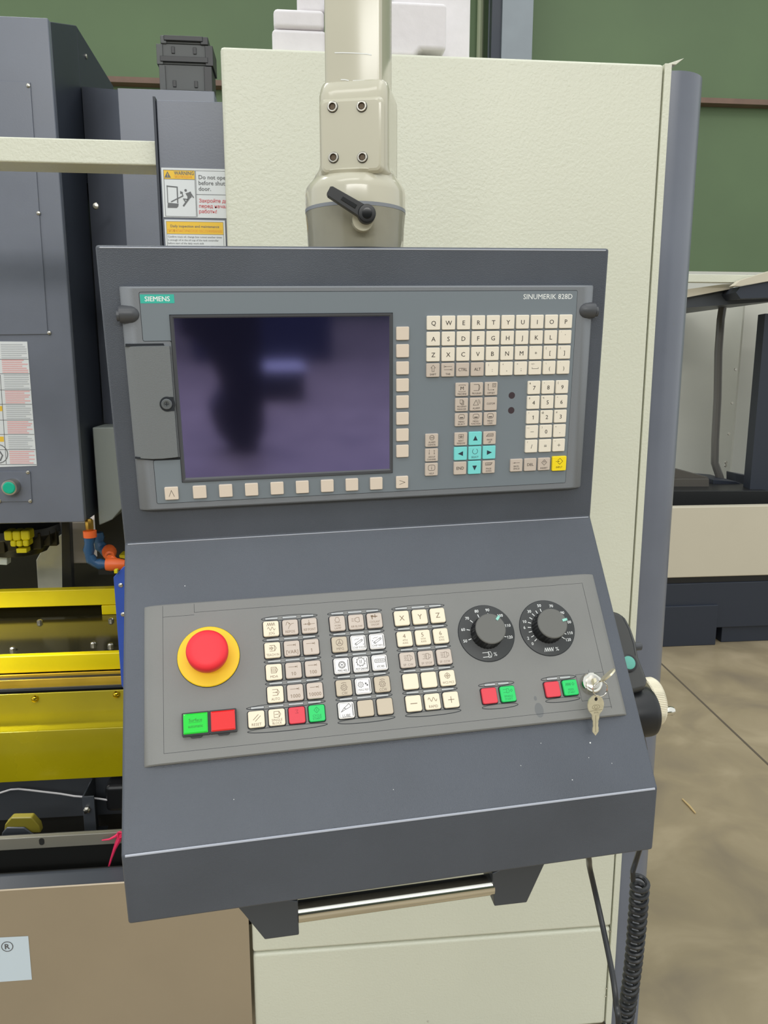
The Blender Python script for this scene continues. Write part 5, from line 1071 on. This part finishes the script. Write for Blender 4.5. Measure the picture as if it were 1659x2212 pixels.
g = G([BLACK]); g.lathe([(11, -6), (10, 16), (6, 22)], 0, 20, Matrix.Translation((537, -241, -62)) @ Matrix.Rotation(math.pi/2, 4, 'X')); hp(g, 'cable_gland')
# coiled cable from the handwheel down to the floor
gl = MS @ Vector((.537, -.2705, -.062))
c0 = at(1383, 1900, Y=.93); c1 = at(1345, 2195, Y=.97)
D = [gl, gl+Vector((0, .02, -.05)), at(1404, 1700, Y=.80), at(1394, 1790, Y=.88), at(1378, 1846, Y=.925), at(1366, 1885, Y=.925)]
sm = []
for i in range(len(D)-1):
    a_, b_ = D[i], D[i+1]; p_ = D[max(0, i-1)]; q_ = D[min(len(D)-1, i+2)]
    for k in range(8):
        u = k/8; sm.append(.5*((2*a_)+(b_-p_)*u+(2*p_-5*a_+4*b_-q_)*u*u+(-p_+3*a_-3*b_+q_)*u**3))
rc = .0106; turns = 29.0; per = 16
dirv = (c1-c0); Lc = dirv.length; ax = dirv.normalized(); ux = Vector((1, 0, 0)); ux = (ux-ax*ux.dot(ax)).normalized(); uy = ax.cross(ux)
mid = c0+ax*Lc*.5
for i in range(int(turns*per)+1):
    u = i/(turns*per); a_ = math.pi+2*math.pi*turns*u; bow_ = Vector((.006*math.sin(math.pi*u), 0, 0))
    sc_ = 1-.16*u
    cc = c0+ax*(Lc*1.45*u)+bow_
    sm.append(cc+(ux*math.cos(a_)+uy*math.sin(a_))*rc*sc_)
end = sm[-1]
for q in (end+Vector((0, 0, -.06)), Vector((end.x+.01, end.y+.03, .12)), Vector((end.x+.02, end.y+.05, .02)), Vector((end.x+.06, end.y+.12, .0045)), Vector((.66, 1.30, .0045))): sm.append(q)
g = G([RUBBER]); g.tube(sm, .0036, 8); tag(g.build('coiled_cable', base=sm[-1]), 'black coiled cable hanging from the handwheel unit below the right corner', 'cable')
# straight cable
P = [PM @ Vector((.452, -.50, -.02)), at(1258, 1810, Y=.90), at(1275, 1880, Y=.97), at(1300, 1992, Y=.95), at(1323, 2105, Y=.90), at(1331, 2170, Y=.88), at(1336, 2240, Y=.87), at(1338, 2290, Y=.88)+Vector((0, 0, -.18)), Vector((.44, 1.0, .006)), Vector((.50, 1.25, .006))]
sm = []
for i in range(len(P)-1):
    a_, b_ = P[i], P[i+1]; p_ = P[max(0, i-1)]; q_ = P[min(len(P)-1, i+2)]
    for k in range(8):
        u = k/8; sm.append(.5*((2*a_)+(b_-p_)*u+(2*p_-5*a_+4*b_-q_)*u*u+(-p_+3*a_-3*b_+q_)*u**3))
sm = [Vector((p.x, p.y, max(p.z, .0055))) for p in sm]
g = G([RUBBER]); g.tube(sm, .0041, 10); tag(g.build('straight_cable', base=sm[-1]), 'smooth black cable slanting across the cream cabinet under the control box', 'cable')
# scraps on the floor
for px, py, qx, qy, lab in ((1474, 1726, 1502, 1756, 'pale splinter of wood lying on the concrete right of the control box'), ):
    a = at(px, py, Z=.004); b = at(qx, qy, Z=.004); g = G([mat('pale_wood', (206, 180, 130), .7)]); g.tube([a, a.lerp(b, .5)+Vector((.002, 0, 0)), b], [.0025, .0035, .0025], 6); tag(g.build('wood_splinter', base=(a+b)/2-Vector((0, 0, .004))), lab, 'splinter')

# ---------------------------------------------------------------- behind the viewer: what the dark screen mirrors
g = G([NAVY, DARK, SLATE2]); g.box(.22, 1.9, -9.4, -8.0, 0, 1.75, 0); g.box(.24, 1.88, -8.01, -7.99, .9, 1.6, 1)
tag(g.build('far_machine', base=(1.06, -8.7, 0), bevel=.01), 'dark navy machine far behind the viewer, seen only mirrored in the screen', 'machine')
g = G([DARK, CREAM]); g.box(.78, 1.16, -6.1, -5.75, 0, .29, 0); g.box(.76, 1.18, -6.12, -5.73, .29, .32, 1)
tag(g.build('dark_crate', base=(.98, -6.0, 0), bevel=.01), 'black crate with a pale lid behind the viewer, mirrored in the screen', 'crate')
pts = [(-.03, .86), (.12, .80), (.20, .62), (.25, .47), (.15, .32), (.20, .16), (.32, .03), (.40, 0), (.48, .0), (.55, .18), (.55, .6), (.53, 1.3), (-.03, 1.3)]
g = G([DARK]); g.prism(pts, -.15, .15, 0, XZ(-4.1)); tag(g.build('silhouette_prop', base=(.44, -4.1, 0), bevel=.03, seg=3), 'added dark shape standing behind the viewer, mirrored as a black silhouette', 'prop')  # unseen stand-in, cut to the dark shape reflected in the screen
